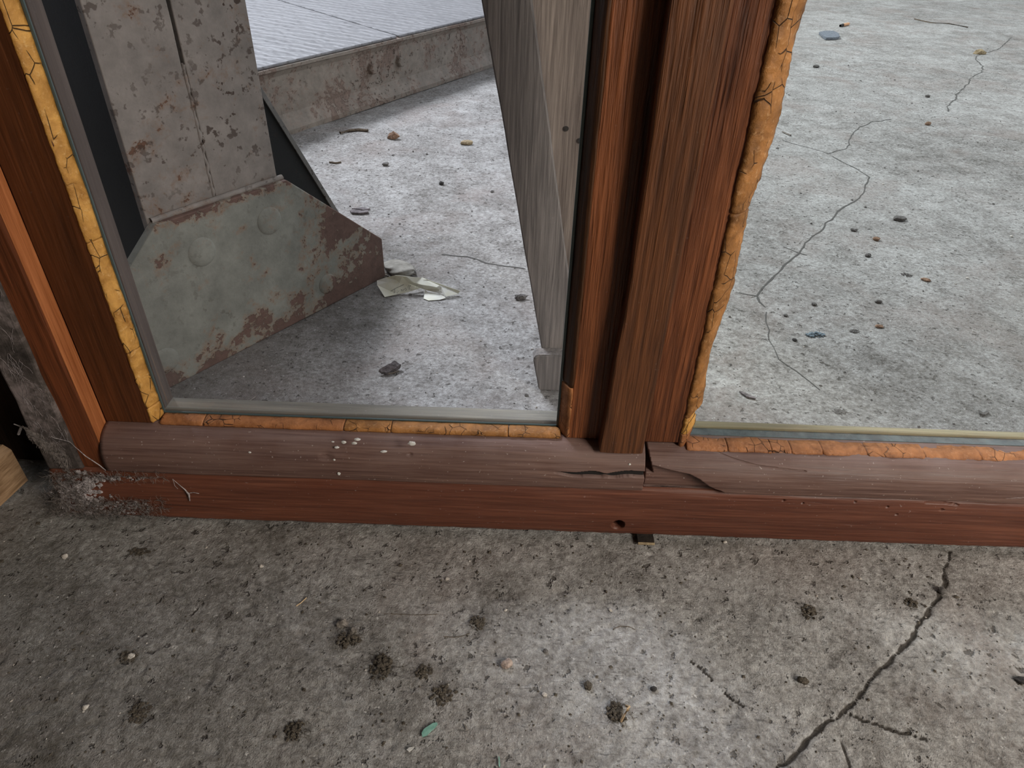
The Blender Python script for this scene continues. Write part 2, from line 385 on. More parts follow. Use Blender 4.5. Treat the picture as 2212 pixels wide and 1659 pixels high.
# ------------------------------------------------------------------ floor
def crop(pts, ox, oy, k): return [(ox + a / k, oy + b / k) for a, b in pts]
FC = [crop([(1770, 250), (1720, 380), (1725, 450), (1700, 520), (1640, 610), (1580, 700), (1500, 820), (1430, 890), (1340, 980), (1250, 1060), (1200, 1150), (1110, 1240), (1020, 1300), (960, 1330), (880, 1430), (800, 1510), (720, 1570), (640, 1640)], 1440, 1100, 2.865),
      crop([(1110, 1240), (1200, 1290), (1330, 1330), (1450, 1370), (1530, 1395), (1610, 1420)], 1440, 1100, 2.865),
      crop([(150, 930), (215, 975), (240, 1000), (300, 1070), (400, 1150), (480, 1210)], 1440, 1100, 2.865),
      crop([(1085, 1385), (1110, 1480), (1130, 1560), (1140, 1640)], 1440, 1100, 2.865)]
FCW = [.0013, .0008, .0006, .0006]
BC = [crop([(2130, 250), (2040, 330), (1900, 370), (1890, 400), (1940, 440), (1930, 480), (1860, 520), (1840, 560), (1760, 630), (1740, 680), (1700, 710), (1700, 745)], 1500, 0, 3.107),
      crop([(1320, 795), (1180, 815), (1110, 850), (1050, 905), (1040, 970), (1000, 1000), (900, 1030)], 1500, 0, 3.107),
      crop([(590, 940), (700, 970), (800, 1000), (900, 1030)], 1500, 0, 3.107),
      crop([(930, 1050), (1080, 1130), (1180, 1190), (1150, 1260), (1110, 1330), (1010, 1390), (950, 1440), (885, 1490), (880, 1520)], 1500, 0, 3.107)
      + crop([(780, 190), (700, 290), (620, 360), (560, 420), (450, 530), (410, 580), (430, 620), (480, 660)], 1500, 450, 3.107),
      crop([(490, 690), (490, 780), (510, 880), (560, 1000), (700, 1100), (850, 1220)], 1500, 450, 3.107),
      crop([(280, 565), (410, 580)], 1500, 450, 3.107), crop([(590, 250), (700, 290), (760, 305)], 1500, 450, 3.107),
      [(955, 549), (1010, 553), (1050, 566), (1090, 572), (1135, 578)]]
BCW = [.0016, .0012, .001, .0012, .0006, .0008, .0008, .0013]
def seg_dist(X, Y, pl):
    d = np.full(X.shape, 9.0)
    for (a, b), (c, e) in zip(pl[:-1], pl[1:]):
        vx, vy = c - a, e - b; t = np.clip(((X - a) * vx + (Y - b) * vy) / (vx * vx + vy * vy + 1e-12), 0, 1)
        d = np.minimum(d, np.hypot(X - a - t * vx, Y - b - t * vy))
    return d
FCP = [[tuple(onz(*p)[:2]) for p in c] for c in FC]
BCP = [[tuple(onz(*p)[:2]) for p in c] for c in BC]
def hgt(X, Y):
    X = np.asarray(X, float); Y = np.asarray(Y, float)
    fr = np.clip((.60 - Y) / .15, 0, 1) * .75 + .25
    z = .0030 * fbm(X * 5, Y * 5, 3, 3) + .0014 * fr * fbm(X * 34, Y * 34, 11, 3) + .0009 * fr * fbm(X * 170, Y * 170, 23, 3)
    p = vn(X * 120, Y * 120, 51); z = z - .0016 * fr * np.clip((p - .30) / .2, 0, 1)
    return z - .0012
def floor_build():
    parts = []
    xs = np.arange(-.80, .8001, .0016); ys = np.arange(.04, .4561, .0016)
    X, Y = np.meshgrid(xs, ys); parts.append((X, Y))
    rows = [.4560]
    while rows[-1] < 5.2: rows.append(rows[-1] + max(.0022, .0034 * rows[-1]))
    T = np.linspace(-1.25, 1.15, 560); Yb = np.array(rows)
    X, Y = np.meshgrid(T, Yb); X = X * (Y + .25); parts.append((X, Y))
    V = []; Fq = []; CK = []; DT = []; base = 0
    for k, (X, Y) in enumerate(parts):
        Z = hgt(X, Y); ck = np.zeros(X.shape)
        if k == 0:
            for pl, w in zip(FCP, FCW):
                ww = w * (1 + 1.1 * fbm(X * 90, Y * 90, 77, 2)); d = seg_dist(X + .0025 * vn(X * 180, Y * 180, 5), Y + .0025 * vn(X * 180, Y * 180, 6), pl)
                c = np.clip(1.35 - d / np.maximum(ww, .0003), 0, 1); ck = np.maximum(ck, c)
            Z = Z - .0018 * ck
        dirt = np.clip(1.25 - np.hypot((X + .47) / .36, (Y - .22) / .30), 0, 1) * .9  # front-left dirt, also painted darker where the light falls off
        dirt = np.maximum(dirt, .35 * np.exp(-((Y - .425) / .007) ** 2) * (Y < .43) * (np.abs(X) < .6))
        dirt = np.maximum(dirt, .95 * np.exp(-(seg_dist(X, Y, [(-.204, .9076), (-.456, .541)]) / .10) ** 2))  # dirt at the column foot, with the column's shade painted in
        dirt = np.maximum(dirt, .5 * np.exp(-(seg_dist(X, Y, [(-1.1, .54), (.5, 3.36)]) / .06) ** 2))  # darker band along the foot of the platform
        n, mm = X.shape
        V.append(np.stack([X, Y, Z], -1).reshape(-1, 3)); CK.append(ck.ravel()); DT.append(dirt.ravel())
        ii = (np.arange(n - 1)[:, None] * mm + np.arange(mm - 1)[None]).ravel() + base
        Fq.append(np.stack([ii, ii + 1, ii + mm + 1, ii + mm], -1)); base += n * mm
    V.append(np.array([[-9, -3, -.006], [9, -3, -.006], [9, 9, -.006], [-9, 9, -.006]])); CK.append(np.zeros(4)); DT.append(np.zeros(4))
    Fq.append(np.array([[base, base + 1, base + 2, base + 3]]))
    V = np.concatenate(V); Fq = np.concatenate(Fq)
    me = bpy.data.meshes.new('floor'); me.vertices.add(len(V)); me.vertices.foreach_set('co', V.astype(np.float32).ravel())
    me.loops.add(Fq.size); me.loops.foreach_set('vertex_index', Fq.astype(np.int32).ravel())
    me.polygons.add(len(Fq)); me.polygons.foreach_set('loop_start', np.arange(0, Fq.size, 4, dtype=np.int32))
    me.polygons.foreach_set('use_smooth', np.ones(len(Fq), dtype=bool))
    me.update(calc_edges=True); me.validate()
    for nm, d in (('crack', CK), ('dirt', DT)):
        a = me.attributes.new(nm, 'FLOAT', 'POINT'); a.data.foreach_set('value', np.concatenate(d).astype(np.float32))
    return link('floor', me, M['floor'])
FLOOR = floor_build(); FLOOR['kind'] = 'structure'; FLOOR['label'] = 'worn grey concrete floor with cracks and grit'
for pl, w in zip(BCP, BCW):
    P = []
    for (a, b), (c, e) in zip(pl[:-1], pl[1:]):
        n = max(2, int(math.hypot(c - a, e - b) / .012))
        for k in range(n):
            t = k / n; P.append((a + (c - a) * t, b + (e - b) * t))
    P.append(pl[-1]); P = np.array(P)
    P[:, 0] += .006 * vn(P[:, 0] * 45, P[:, 1] * 45, 3); P[:, 1] += .010 * vn(P[:, 0] * 45, P[:, 1] * 45, 4)
    t = np.gradient(P, axis=0); t /= np.linalg.norm(t, axis=1)[:, None] + 1e-9; nr = np.stack([-t[:, 1], t[:, 0]], -1)
    ww = w * (1 + 1.2 * vn(P[:, 0] * 70, P[:, 1] * 70, 9))[:, None]
    A = P + nr * ww; B = P - nr * ww; v = []
    for a, b in zip(A, B):
        z = float(max(hgt(a[0], a[1]), hgt(b[0], b[1]))) + .0005; v += [(a[0], a[1], z), (b[0], b[1], z)]
    mk('crack', v, [(2 * i, 2 * i + 1, 2 * i + 3, 2 * i + 2) for i in range(len(P) - 1)], M['crackdirt'], FLOOR)
def fl(px, py):
    p = onz(px, py); z = float(hgt(p[0], p[1])); p = onz(px, py, z); return np.array([p[0], p[1], float(hgt(p[0], p[1]))])

# dark boarding left of the window, far wall, added walls that shade the front
WL = box('wall_left', (-1.6, .500, -.004), (-.412, .530, 2.3), M['wall'], None, .002); WL['kind'] = 'structure'
WS = box('shade_wall_side', (-.56, -1.6, -.004), (-.52, .500, 2.3), M['wall'], None, .002); WS['kind'] = 'structure'  # unseen wall added to darken the front left
WB = box('shade_wall_back', (-.74, -1.64, -.004), (1.36, -1.60, 2.3), M['plaster'], None, .002); WB['kind'] = 'structure'  # unseen, added behind the camera to dim the front
CE = box('shade_ceiling', (-.74, -1.64, 2.30), (1.36, .50, 2.36), M['plaster'], None, .002); CE['kind'] = 'structure'  # added overhead to cut ambient light on the near floor
WP = box('shade_wall_right', (.618, .450, -.004), (1.36, .492, 2.3), M['plaster'], None, .002); WP['kind'] = 'structure'  # added to stop side light spilling onto the hall floor
WE = box('shade_wall_end', (1.32, -1.64, -.004), (1.36, .45, 2.3), M['plaster'], None, .002); WE['kind'] = 'structure'  # unseen, added to close off ambient light from the right
WA = box('shade_wall_above', (-.56, .450, .862), (1.36, .492, 2.3), M['plaster'], None, .002); WA['kind'] = 'structure'  # added to block hall light coming over the window
WF = box('wall_far', (-7, 8.0, -.004), (7, 8.2, 4.5), M['plaster'], None, 0); WF['kind'] = 'structure'

# ------------------------------------------------------------------ window frame: sill and jambs
XR = .568; ZT = .80
FR = thing('window_frame', 'dark brown wooden window frame standing on the concrete, rounded sill and left jamb', 'window frame', (.085, .45, 0))
def xsamp(x0, x1, base, zones):
    xs = list(np.arange(x0, x1, base)) + [x1]
    for a, b, st in zones: xs += list(np.arange(a, b, st))
    return np.unique(np.round(np.array(xs), 5))
def rail_mesh(name, xs, prof, carve, mat, parent, back, zlow):
    """prof: front profile points (y,z) from bottom to top, densely sampled; carve(X,Z)->depth in y; closed with back"""
    P = np.array(prof); s = np.r_[0, np.cumsum(np.hypot(*np.diff(P, axis=0).T))]; q = np.linspace(0, s[-1], 130)
    py = np.interp(q, s, P[:, 0]); pz = np.interp(q, s, P[:, 1])
    X, Yp = np.meshgrid(xs, py, indexing='ij'); _, Zp = np.meshgrid(xs, pz, indexing='ij')
    Yp = Yp + .0007 * fbm(X * 14, Zp * 60, 31, 2) + .0003 * fbm(X * 30, Zp * 500, 33, 2) + carve(X, Zp)
    A = np.stack([X, Yp, Zp], -1)
    n = len(xs)
    tail = np.array([(back, P[-1, 1]), (back, zlow), (P[0, 0] + .004, zlow)])
    T = np.stack([np.repeat(xs[:, None], 3, 1), np.repeat(tail[None, :, 0], n, 0), np.repeat(tail[None, :, 1], n, 0)], -1)
    return sweep(name, np.concatenate([A, T], 1), mat, parent, True)
def smooth_prof(pts, it=3):
    P = np.array(pts, float)
    for _ in range(it):
        Q = [P[0]]
        for a, b in zip(P[:-1], P[1:]): Q += [a * .75 + b * .25, a * .25 + b * .75]
        Q.append(P[-1]); P = np.array(Q)
    return P
def sill_carve(X, Z):
    d = np.hypot(X - .0965, Z - .0165); c = .016 * np.clip((.0060 - d) / .0012, 0, 1)
    for hx, hz, r in ((.235, .052, .0012), (.252, .050, .0010), (.296, .053, .0012), (.325, .049, .0012), (.372, .048, .0014), (.335, .041, .0012)):
        c = c + .004 * np.clip((r - np.hypot(X - hx, Z - hz)) / .0008, 0, 1)
    # long check near the right
    zc = .0535 + .0012 * np.sin(X * 90)
    c = c + .003 * np.clip((.0011 - np.abs(Z - zc)) / .0006, 0, 1) * ((X > .356) & (X < .384))
    c = c + .0025 * np.clip((.0060 - Z) / .004, 0, 1) * np.clip(vn(X * 160, X * 0, 8) + .15, 0, 1)
    return c
sill = rail_mesh('sill', xsamp(-.398, XR + .05, .0035, [(.086, .108, .0007), (.23, .39, .0012)]),
                 smooth_prof([(.4285, .0030), (.4262, .0050), (.4255, .020), (.4262, .040), (.4275, .052), (.4300, .0578), (.4360, .0590)]), sill_carve, M['sill'], FR, .492, .003)
je = box('jamb_edge', (-.3460, .4312, .0590), (-.3449, .4475, ZT), M['jambedge'], FR, .0003); je['label'] = 'orange-brown inner edge of the jamb, light painted in'
jb = box('jamb', (-.376, .4305, .0588), (-.3458, .492, ZT), M['jamb'], FR, .0022, 2, .0008, 40)
jo = box('outer_jamb', (-.397, .4275, .0588), (-.3662, .490, ZT), M['jambdust'], FR, .0022, 2, .0016, 60)
jo['label'] = 'grey dusty outer edge of the jamb'
box('jamb', (XR + .002, .4305, .0588), (XR + .046, .492, ZT), M['jamb'], FR, .0022)
box('head', (-.397, .4305, ZT), (XR + .046, .492, ZT + .05), M['jamb'], FR, .0022)

# ------------------------------------------------------------------ left sash
LX0, LX1, RX0 = -.3445, .1112, .1128
SL = thing('casement_sash', 'left glazed sash, rusty column and leaning planks seen through it', 'window sash', (-.12, .45, .0588), 0, 'two casement sashes in the frame')
RPROF = smooth_prof([(.4275, .0590), (.4252, .0606), (.4243, .068), (.4256, .0780), (.4292, .0870), (.4358, .0942), (.4460, .0974), (.4575, .0980)], 2)
def left_carve(X, Z):
    zc = .0768 + .0025 * np.clip((X - .075) / .037, 0, 1) + .0006 * np.sin(X * 210)
    wd = .0023 * np.clip((X - .036) / .03, 0, 1) ** .6 * (1 - .55 * np.exp(-((X - .079) / .004) ** 2)) + .0002
    c = .024 * np.clip((wd - np.abs(Z - zc)) / .0005, 0, 1) * (X > .036)
    c = c - .0014 * np.clip((zc - Z) / .002, 0, 1) * np.clip((X - .02) / .05, 0, 1) * np.clip((Z - .060) / .002, 0, 1)
    for hx, hz, r in ((-.155, .084, .005), (-.085, .0875, .0018)):
        c = c + .0016 * np.clip((r - np.hypot((X - hx) * .7, Z - hz)) / r, 0, 1)
    return c
rail_mesh('bottom_rail', xsamp(LX0, LX1, .0035, [(.03, LX1, .0007), (-.165, -.08, .0014)]), RPROF, left_carve, M['rail'], SL, .478, .0592)
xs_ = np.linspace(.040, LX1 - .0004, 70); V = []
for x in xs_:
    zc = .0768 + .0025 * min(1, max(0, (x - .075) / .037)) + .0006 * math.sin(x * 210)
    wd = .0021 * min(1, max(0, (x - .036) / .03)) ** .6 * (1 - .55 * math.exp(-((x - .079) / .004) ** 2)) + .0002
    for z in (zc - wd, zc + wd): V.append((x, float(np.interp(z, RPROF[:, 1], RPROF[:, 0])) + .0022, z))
o = mk('split_shadow', V, gridf(70, 2), NT('black_shade').done((.012, .010, .009), .95), SL); o['label'] = 'black strip painted as the shade inside the rail split'  # dark strip set inside the split to paint its shade
box('stile', (LX0, .4470, .0978), (-.3040, .4780, ZT - .003), M['stile_l'], SL, .0012, 2, .0005, 30)
box('stile', (.0468, .4470, .0972), (.1105, .4780, ZT - .003), M['mull'], SL, .0012, 2, .0005, 30)
box('top_rail', (-.3040, .4470, ZT - .055), (.0468, .4780, ZT - .003), M['mull'], SL, .0012)
box('rail_ledge', (-.3040, .4632, .0972), (.0468, .4778, .1022), M['ledge'], SL, .0012)
box('stile_ledge', (-.3042, .4625, .1020), (-.2990, .4778, ZT - .055), M['sledge'], SL, .0008)
box('stile_ledge', (.0395, .4625, .1020), (.0470, .4778, ZT - .055), M['sledge'], SL, .0008)
def pane(parent, x0, x1, z0, z1, dust, tint, edge):
    org = ORG[parent.name]
    g = glass('glass_' + parent.name, (x0 - org[0], 0, z0 - org[2]), (x1 - org[0], 0, z1 - org[2]), dust, tint, edge)
    return box('glass_pane', (x0, .4585, z0), (x1, .4612, z1), g, parent, 0)
pane(SL, -.3035, .0440, .0985, ZT - .05, .040, (.960, .965, .990), .35)
# stained putty bevel on the mullion side
def wedge(name, along, a0, a1, sec, mat, parent, amp=.0009, n=80, seed=1, swell=None, closed_ends=True, grow=None):
    """sec: loop of (u, y); along 'z': u is x; along 'x': u is z. Lumpy sweep."""
    amp = amp * .7; sec = np.array(sec, float); m_ = len(sec); q = np.linspace(a0, a1, n); cen = sec.mean(0); out = []
    for i, t in enumerate(q):
        s = sec.copy()
        for k in range(m_):
            d = mnoise.noise_vector(Vector((t * 110 + seed * 7.3, s[k, 0] * 420, s[k, 1] * 420 + k * .37)))
            d2 = mnoise.noise_vector(Vector((t * 330 + seed * 3.1, k * .9, seed)))
            s[k] += (d.x * amp + d2.x * amp * .5, d.y * amp + d2.y * amp * .5)
        if swell:
            wgt = np.clip((sec[:, 0] - sec[:, 0].min()) / (np.ptp(sec[:, 0])), 0, 1)[:, None] if along == 'z' else 1.0
            s = s + np.array(swell(t))[None] * wgt
        if grow: s[:, 0] = sec[0, 0] + (s[:, 0] - sec[0, 0]) * (1 + grow(t))
        e = min(i, n - 1 - i)
        if closed_ends and e < 3: s = cen + (s - cen) * (.93, .98, 1.0)[e]
        out.append([(u, y, t) if along == 'z' else (t, y, u) for u, y in s])
    return sweep(name, out, mat, parent, True)
box('sight_bead', (-.2998, .4575, .1010), (-.2978, .4592, ZT - .055), M['bead'], SL, .0004)
box('sight_bead', (.0368, .4575, .1000), (.0390, .4592, ZT - .055), M['bead'], SL, .0004)
box('sight_bead', (-.2990, .4575, .1006), (.0380, .4592, .1022), M['bead'], SL, .0004)
secL = [(-.3062, .4468), (-.3044, .4462), (-.3028, .4488), (-.3012, .4520), (-.3000, .4552), (-.2992, .4582), (-.3015, .4588), (-.3045, .4560), (-.3055, .4510)]
for i, (a, b, mt) in enumerate(((.0985, .1135, 'putty'), (.1142, .168, 'putty'), (.1685, .262, 'putty'), (.2625, .46, 'putty'), (.461, ZT - .06, 'putty'))):
    sw = (lambda t: (.0004 * math.sin(t * 70) - .010 * max(0, t - .25) ** 1.4, 0))
    wedge('putty_strip', 'z', a, b, secL, M[mt], SL, .0011 if b < .3 else .0006, max(24, int((b - a) / .0012)), i + 1, sw)
secB = [(.0965, .4462), (.0990, .4458), (.1004, .4490), (.1010, .4530), (.1012, .4582), (.0990, .4590), (.0968, .4540)]
edges = [-.2985, -.262, -.143, -.1030, -.0038, .0405]
for i, (a, b) in enumerate(zip(edges[:-1], edges[1:])):
    wedge('putty_strip', 'x', a + .0003, b - .0003, secB, M['putty2' if i < 2 else 'putty3'], SL, .0006, max(20, int((b - a) / .0012)), 20 + i)
secR = [(.0476, .4468), (.0460, .4464), (.0432, .4500), (.0405, .4545), (.0388, .4582), (.0420, .4588), (.0470, .4530)]
wedge('putty_strip', 'z', .150, ZT - .06, secR, M['rebate'], SL, .0005, 160, 41)
wedge('putty_strip', 'z', .0985, .1494, [(u - .0002, y - .0006) for u, y in secR], M['putty2'], SL, .0005, 40, 42)

# ------------------------------------------------------------------ right sash
SR = thing('casement_sash', 'right glazed sash with cover strip and broken rail corner, bare floor seen through it', 'window sash', (.34, .45, .0588), 0, 'two casement sashes in the frame')
def right_carve(X, Z):
    zz = np.interp(X, [.112, .1168, .130, .1486, .158, .1662, .1720, .1788, .19], [.0862, .0858, .0832, .0800, .0755, .0690, .0655, .0632, .050])
    c = .0075 * np.clip((zz - Z) / .0009, 0, 1) * np.clip((.186 - X) / .004, 0, 1)
    c = c + .026 * np.clip((.1136 + (.0960 - Z) * .30 - X) / .0010, 0, 1) * np.clip((Z - .0745) / .002, 0, 1)
    # shallow split running down from the pane corner
    zs = np.interp(X, [.150, .175, .205, .240, .30], [.0965, .0915, .0872, .0850, .0838])
    c = c + .0016 * np.clip((.0006 - np.abs(Z - zs)) / .0004, 0, 1) * ((X > .150) & (X < .245)) + .0006 * np.clip((Z - zs) / .002, 0, 1) * np.clip((X - .150) / .01, 0, 1) * np.clip((.30 - X) / .08, 0, 1)
    zq = .0665 + .006 * np.clip((X - .41) / .05, 0, 1)
    c = c + .004 * np.clip((.0009 * np.clip((X - .412) / .03, 0, 1) - np.abs(Z - zq)) / .0004, 0, 1)
    return c
RPROF2 = RPROF.copy(); RPROF2[:, 1] -= .0040 * np.clip((RPROF2[:, 1] - .080) / .016, 0, 1)
rr = rail_mesh('bottom_rail', xsamp(RX0 + .0012, XR, .0035, [(RX0 + .0012, .19, .0007), (.19, .25, .0014), (.41, .46, .0014)]), RPROF2, right_carve, M['rail'], SR, .478, .0592)
rr['label'] = 'bottom rail with its front corner broken off'
box('stile', (.1112, .4470, .0960), (.1425, .4780, ZT - .003), M['mull'], SR, .0012, 2, .0005, 30)
box('stile', (XR - .041, .4470, .0960), (XR, .4780, ZT - .003), M['mull'], SR, .0012)
box('top_rail', (.1425, .4470, ZT - .055), (XR - .041, .4780, ZT - .003), M['mull'], SR, .0012)
# cover strip, tapering slightly to its foot
def strip():
    z = np.linspace(.0972, ZT - .004, 60); out = []
    for t in z:
        k = min(1, max(0, (t - .097) / .16)); a = .0722 + .0058 * k + .0003 * math.sin(t * 60); b = .1082 + .0022 * k + (.0022 * max(0, t - .26) / .17)
        y = .4312 - .0006 * math.sin(t * 20)
        out.append([(a, .4468, t), (a, y + .0016, t), (a + .0005, y + .0005, t), (a + .0016, y, t), ((a + b) / 2, y - .0005, t), (b - .0022, y, t), (b - .0006, y + .0009, t), (b, y + .0026, t), (b, .4468, t)])
    return sweep('cover_strip', out, M['strip'], SR, False)
strip()
box('rail_ledge', (.1425, .4702, .0900), (XR - .041, .4778, .0968), M['ledge2'], SR, .0012)
gr = simple('dark_groove', (58, 70, 74), (96, 108, 110), 60, .5)
box('rail_groove', (.1425, .4612, .0900), (XR - .041, .4702, .0946), gr, SR, .0004)
pane(SR, .1435, XR - .0385, .0915, ZT - .05, .010, (.960, .975, .968), 4.0)
secRL = [(.1402, .4462), (.1432, .4452), (.1460, .4470), (.1492, .4510), (.1518, .4550), (.1534, .4584), (.1490, .4590), (.1430, .4560), (.1412, .4510)]
def swr(t): return (.0016 * math.sin(t * 55 + 1) * max(0, 1 - (t - .1) * 1.2) + .0012 * (t - .2) * 4 - (.0050 * math.exp(-((t - .124) / .004) ** 2)) - (.002 if t < .122 else 0), 0)
for i, (a, b, mt) in enumerate(((.0925, .1065, 'putty2'), (.1065, .1235, 'putty'), (.1238, .30, 'putty3'), (.3004, .46, 'putty3'), (.461, ZT - .06, 'putty3'))):
    wedge('putty_strip', 'z', a, b, secRL, M[mt], SR, .0012, max(24, int((b - a) / .0011)), 60 + i, swr, True, lambda t: .12 + .42 * min(1, max(0, (t - .18) / .24)))
secRB = [(.0915, .4432), (.0935, .4425), (.0952, .4450), (.0962, .4500), (.0955, .4582), (.0925, .4590), (.0912, .4520)]
edges = [.147, .182, .219, .236, .262, .300, .349, .396, .46, XR - .041]
for i, (a, b) in enumerate(zip(edges[:-1], edges[1:])):
    wedge('putty_strip', 'x', a + .0003, b - .0003, secRB, M['putty2'], SR, .0013, max(20, int((b - a) / .0011)), 80 + i, lambda t: (.0006 * math.sin(t * 100) - .0006 - .004 * max(0, t - .2), 0))

# ------------------------------------------------------------------ steel column in the hall
ang = math.atan2(.8235792, .5672013)
CL = thing('steel_column', 'grey-green painted riveted steel column with rusty base plate behind the left pane', 'column', (-.20407, .90757, 0), ang, None, True)
Zc = 1.6
def colplate(name, x0, x1, y0, y1, z0, z1, mat, jag=0):
    pl = [(x0, z0), (x1, z0)]
    if jag:
        for k in range(1, 40): pl.append((x1 + jag * mnoise.noise(Vector((k * .73, x1 * 90, 0))), z0 + (z1 - z0) * k / 40))
    pl.append((x1, z1)); pl.append((x0, z1))
    return plate(name, pl, y0, y1, mat, CL, .001)
colplate('face_plate', -.3045, -.2262, .004, .014, .0, Zc, M['colface'], .0016)
colplate('face_plate', -.2225, -.1405, .004, .014, .0, Zc, M['colface'])
plate('side_plate', [(-.296, 0), (-.288, 0), (-.288, Zc), (-.296, Zc)], .014, .160, M['darksteel'], CL)
plate('side_plate', [(-.157, 0), (-.149, 0), (-.149, Zc), (-.157, Zc)], .014, .160, M['darksteel'], CL)
plate('rear_plate', [(-.3045, 0), (-.1405, 0), (-.1405, Zc), (-.3045, Zc)], .160, .170, M['darksteel'], CL)
# weld bead in the seam, with an open slot higher up
wl = []
for k in range(34):
    z = .185 + (.322 - .185) * k / 33; wl.append((-.2244 + .0016 * mnoise.noise(Vector((k * .5, 1, 2))), .0055 + .002 * mnoise.noise(Vector((k * .4, 5, 2))), z))
w_ = tubes('weld_bead', [(wl, [.0022 + .0010 * mnoise.noise(Vector((k * .7, 3, 3))) for k in range(34)])], M['colface'], None, 6); w_.parent = CL
gp = [(-.445, 0), (.006, 0), (.006, .060), (-.1365, .1845), (-.3020, .1845), (-.445, .060)]
gus = plate('gusset_plate', gp, -.008, .004, M['gusset'], CL, .0014); gus['label'] = 'rust-stained base plate with sloping shoulders'
wt = tubes('weld_bead', [([(-.302 + .166 * k / 30, .001, .1855 + .0008 * mnoise.noise(Vector((k * .6, 9, 1)))) for k in range(31)], .0038)], M['colface'], None, 6); wt.parent = CL
def rivet(x, z, r):
    V = []; Fc = []; nr, ns = 5, 24
    for i in range(nr):
        a = i / (nr - 1) * math.pi / 2; rr_ = r * math.cos(a); hh = r * .13 * math.sin(a)
        for k in range(ns): V.append((x + rr_ * math.cos(2 * math.pi * k / ns), -.0082 - hh, z + rr_ * math.sin(2 * math.pi * k / ns)))
    me = bpy.data.meshes.new('rivet'); me.from_pydata(V, [], gridf(nr, ns, True)); me.update(); o = link('rivet', me, M['gusset'], CL, True)
    bm = bmesh.new(); bm.from_mesh(me); bmesh.ops.recalc_face_normals(bm, faces=bm.faces); bm.to_mesh(me); bm.free(); return o
for x, z, r in ((-.261, .139, .0165), (-.170, .145, .0165), (-.100, .033, .014), (-.335, .035, .0155)): rivet(x, z, r)
# steep rear stiffeners seen as thin edges past the column
st1 = plate('stiffener', [(-.142, 0), (.0880, 0), (-.030, .2380), (-.142, .464)], .160, .1665, M['darksteel'], CL, .0008)
st2 = plate('stiffener', [(-.142, 0), (.0720, 0), (-.048, .2380), (-.142, .430)], .128, .1330, M['darksteel'], CL, .0008)

def flange(a, b, w, y0, y1):
    a = np.array(a); b = np.array(b); d = (b - a) / np.linalg.norm(b - a); n = np.array([-d[1], d[0]]); n = n if n[0] < 0 else -n
    plate('edge_flange', [tuple(a), tuple(b), tuple(b + n * w), tuple(a + n * w)], y0, y1, M['wornedge'], CL, .0004)
flange((.0880, 0), (-.142, .464), .0065, .1565, .1598)
flange((.0720, 0), (-.142, .430), .0065, .1245, .1278)
for o in (st1, st2):
    o.data.materials.append(M['wornedge'])
    for p in o.data.polygons:
        if abs(p.normal.y) < .5: p.material_index = 1
# ------------------------------------------------------------------ low platform at the back
k1 = onz(640, 285); ka = math.atan2(.8704221, .4923062)
PF = thing('steel_platform', 'low steel platform with pitted rusty edge channel and pale ribbed deck plates', 'platform', tuple(k1), ka, None, True)
def chan():
    pr = [(.022, .0), (-.006, .0), (-.006, .010), (.010, .030), (.014, .040), (.014, .118), (.008, .128), (.000, .132), (.000, .1385), (.022, .1385)]
    xs = np.linspace(-1.6, 2.6, 90)
    a = [[(x, y + .0012 * mnoise.noise(Vector((x * 20, y * 50, z * 30))), z + .0012 * mnoise.noise(Vector((x * 9, 4, z * 20)))) for y, z in pr] for x in xs]
    return sweep('edge_channel', a, M['kerb'], PF, False)
chan()
hz = .1388
def deckplate(pl):
    bm = bmesh.new(); f = bm.faces.new([bm.verts.new((a, b, hz)) for a, b in pl]); r = bmesh.ops.extrude_face_region(bm, geom=[f])
    for g in r['geom']:
        if isinstance(g, bmesh.types.BMVert): g.co.z = hz + .006
    bmesh.ops.recalc_face_normals(bm, faces=bm.faces); bmesh.ops.bevel(bm, geom=list(bm.edges), offset=.0015, segments=1, affect='EDGES')
    me = bpy.data.meshes.new('deck_plate'); bm.to_mesh(me); bm.free(); return link('deck_plate', me, M['deck'], PF)
deckplate([(-1.6, .006), (.3840, .006), (.3840 + .347 * 2.5, 2.5), (-1.6, 2.5)])
deckplate([(.3915, .006), (2.6, .006), (2.6, 2.5), (.3915 + .347 * 2.5, 2.5)])
for x, z, r in ((.284, .083, .013), (.394, .082, .013)):
    V = []; ns = 6
    for yy, rr_ in ((.015, r), (.004, r), (.001, r * .8)):
        for k in range(ns): V.append((x + rr_ * math.cos(math.pi * 2 * k / ns), yy, z + rr_ * math.sin(math.pi * 2 * k / ns)))
    me = bpy.data.meshes.new('bolt'); me.from_pydata(V, [], gridf(3, ns, True) + [tuple(range(12, 18))]); me.update()
    bm = bmesh.new(); bm.from_mesh(me); bmesh.ops.recalc_face_normals(bm, faces=bm.faces); bm.to_mesh(me); bm.free(); link('bolt', me, M['kerb'], PF)

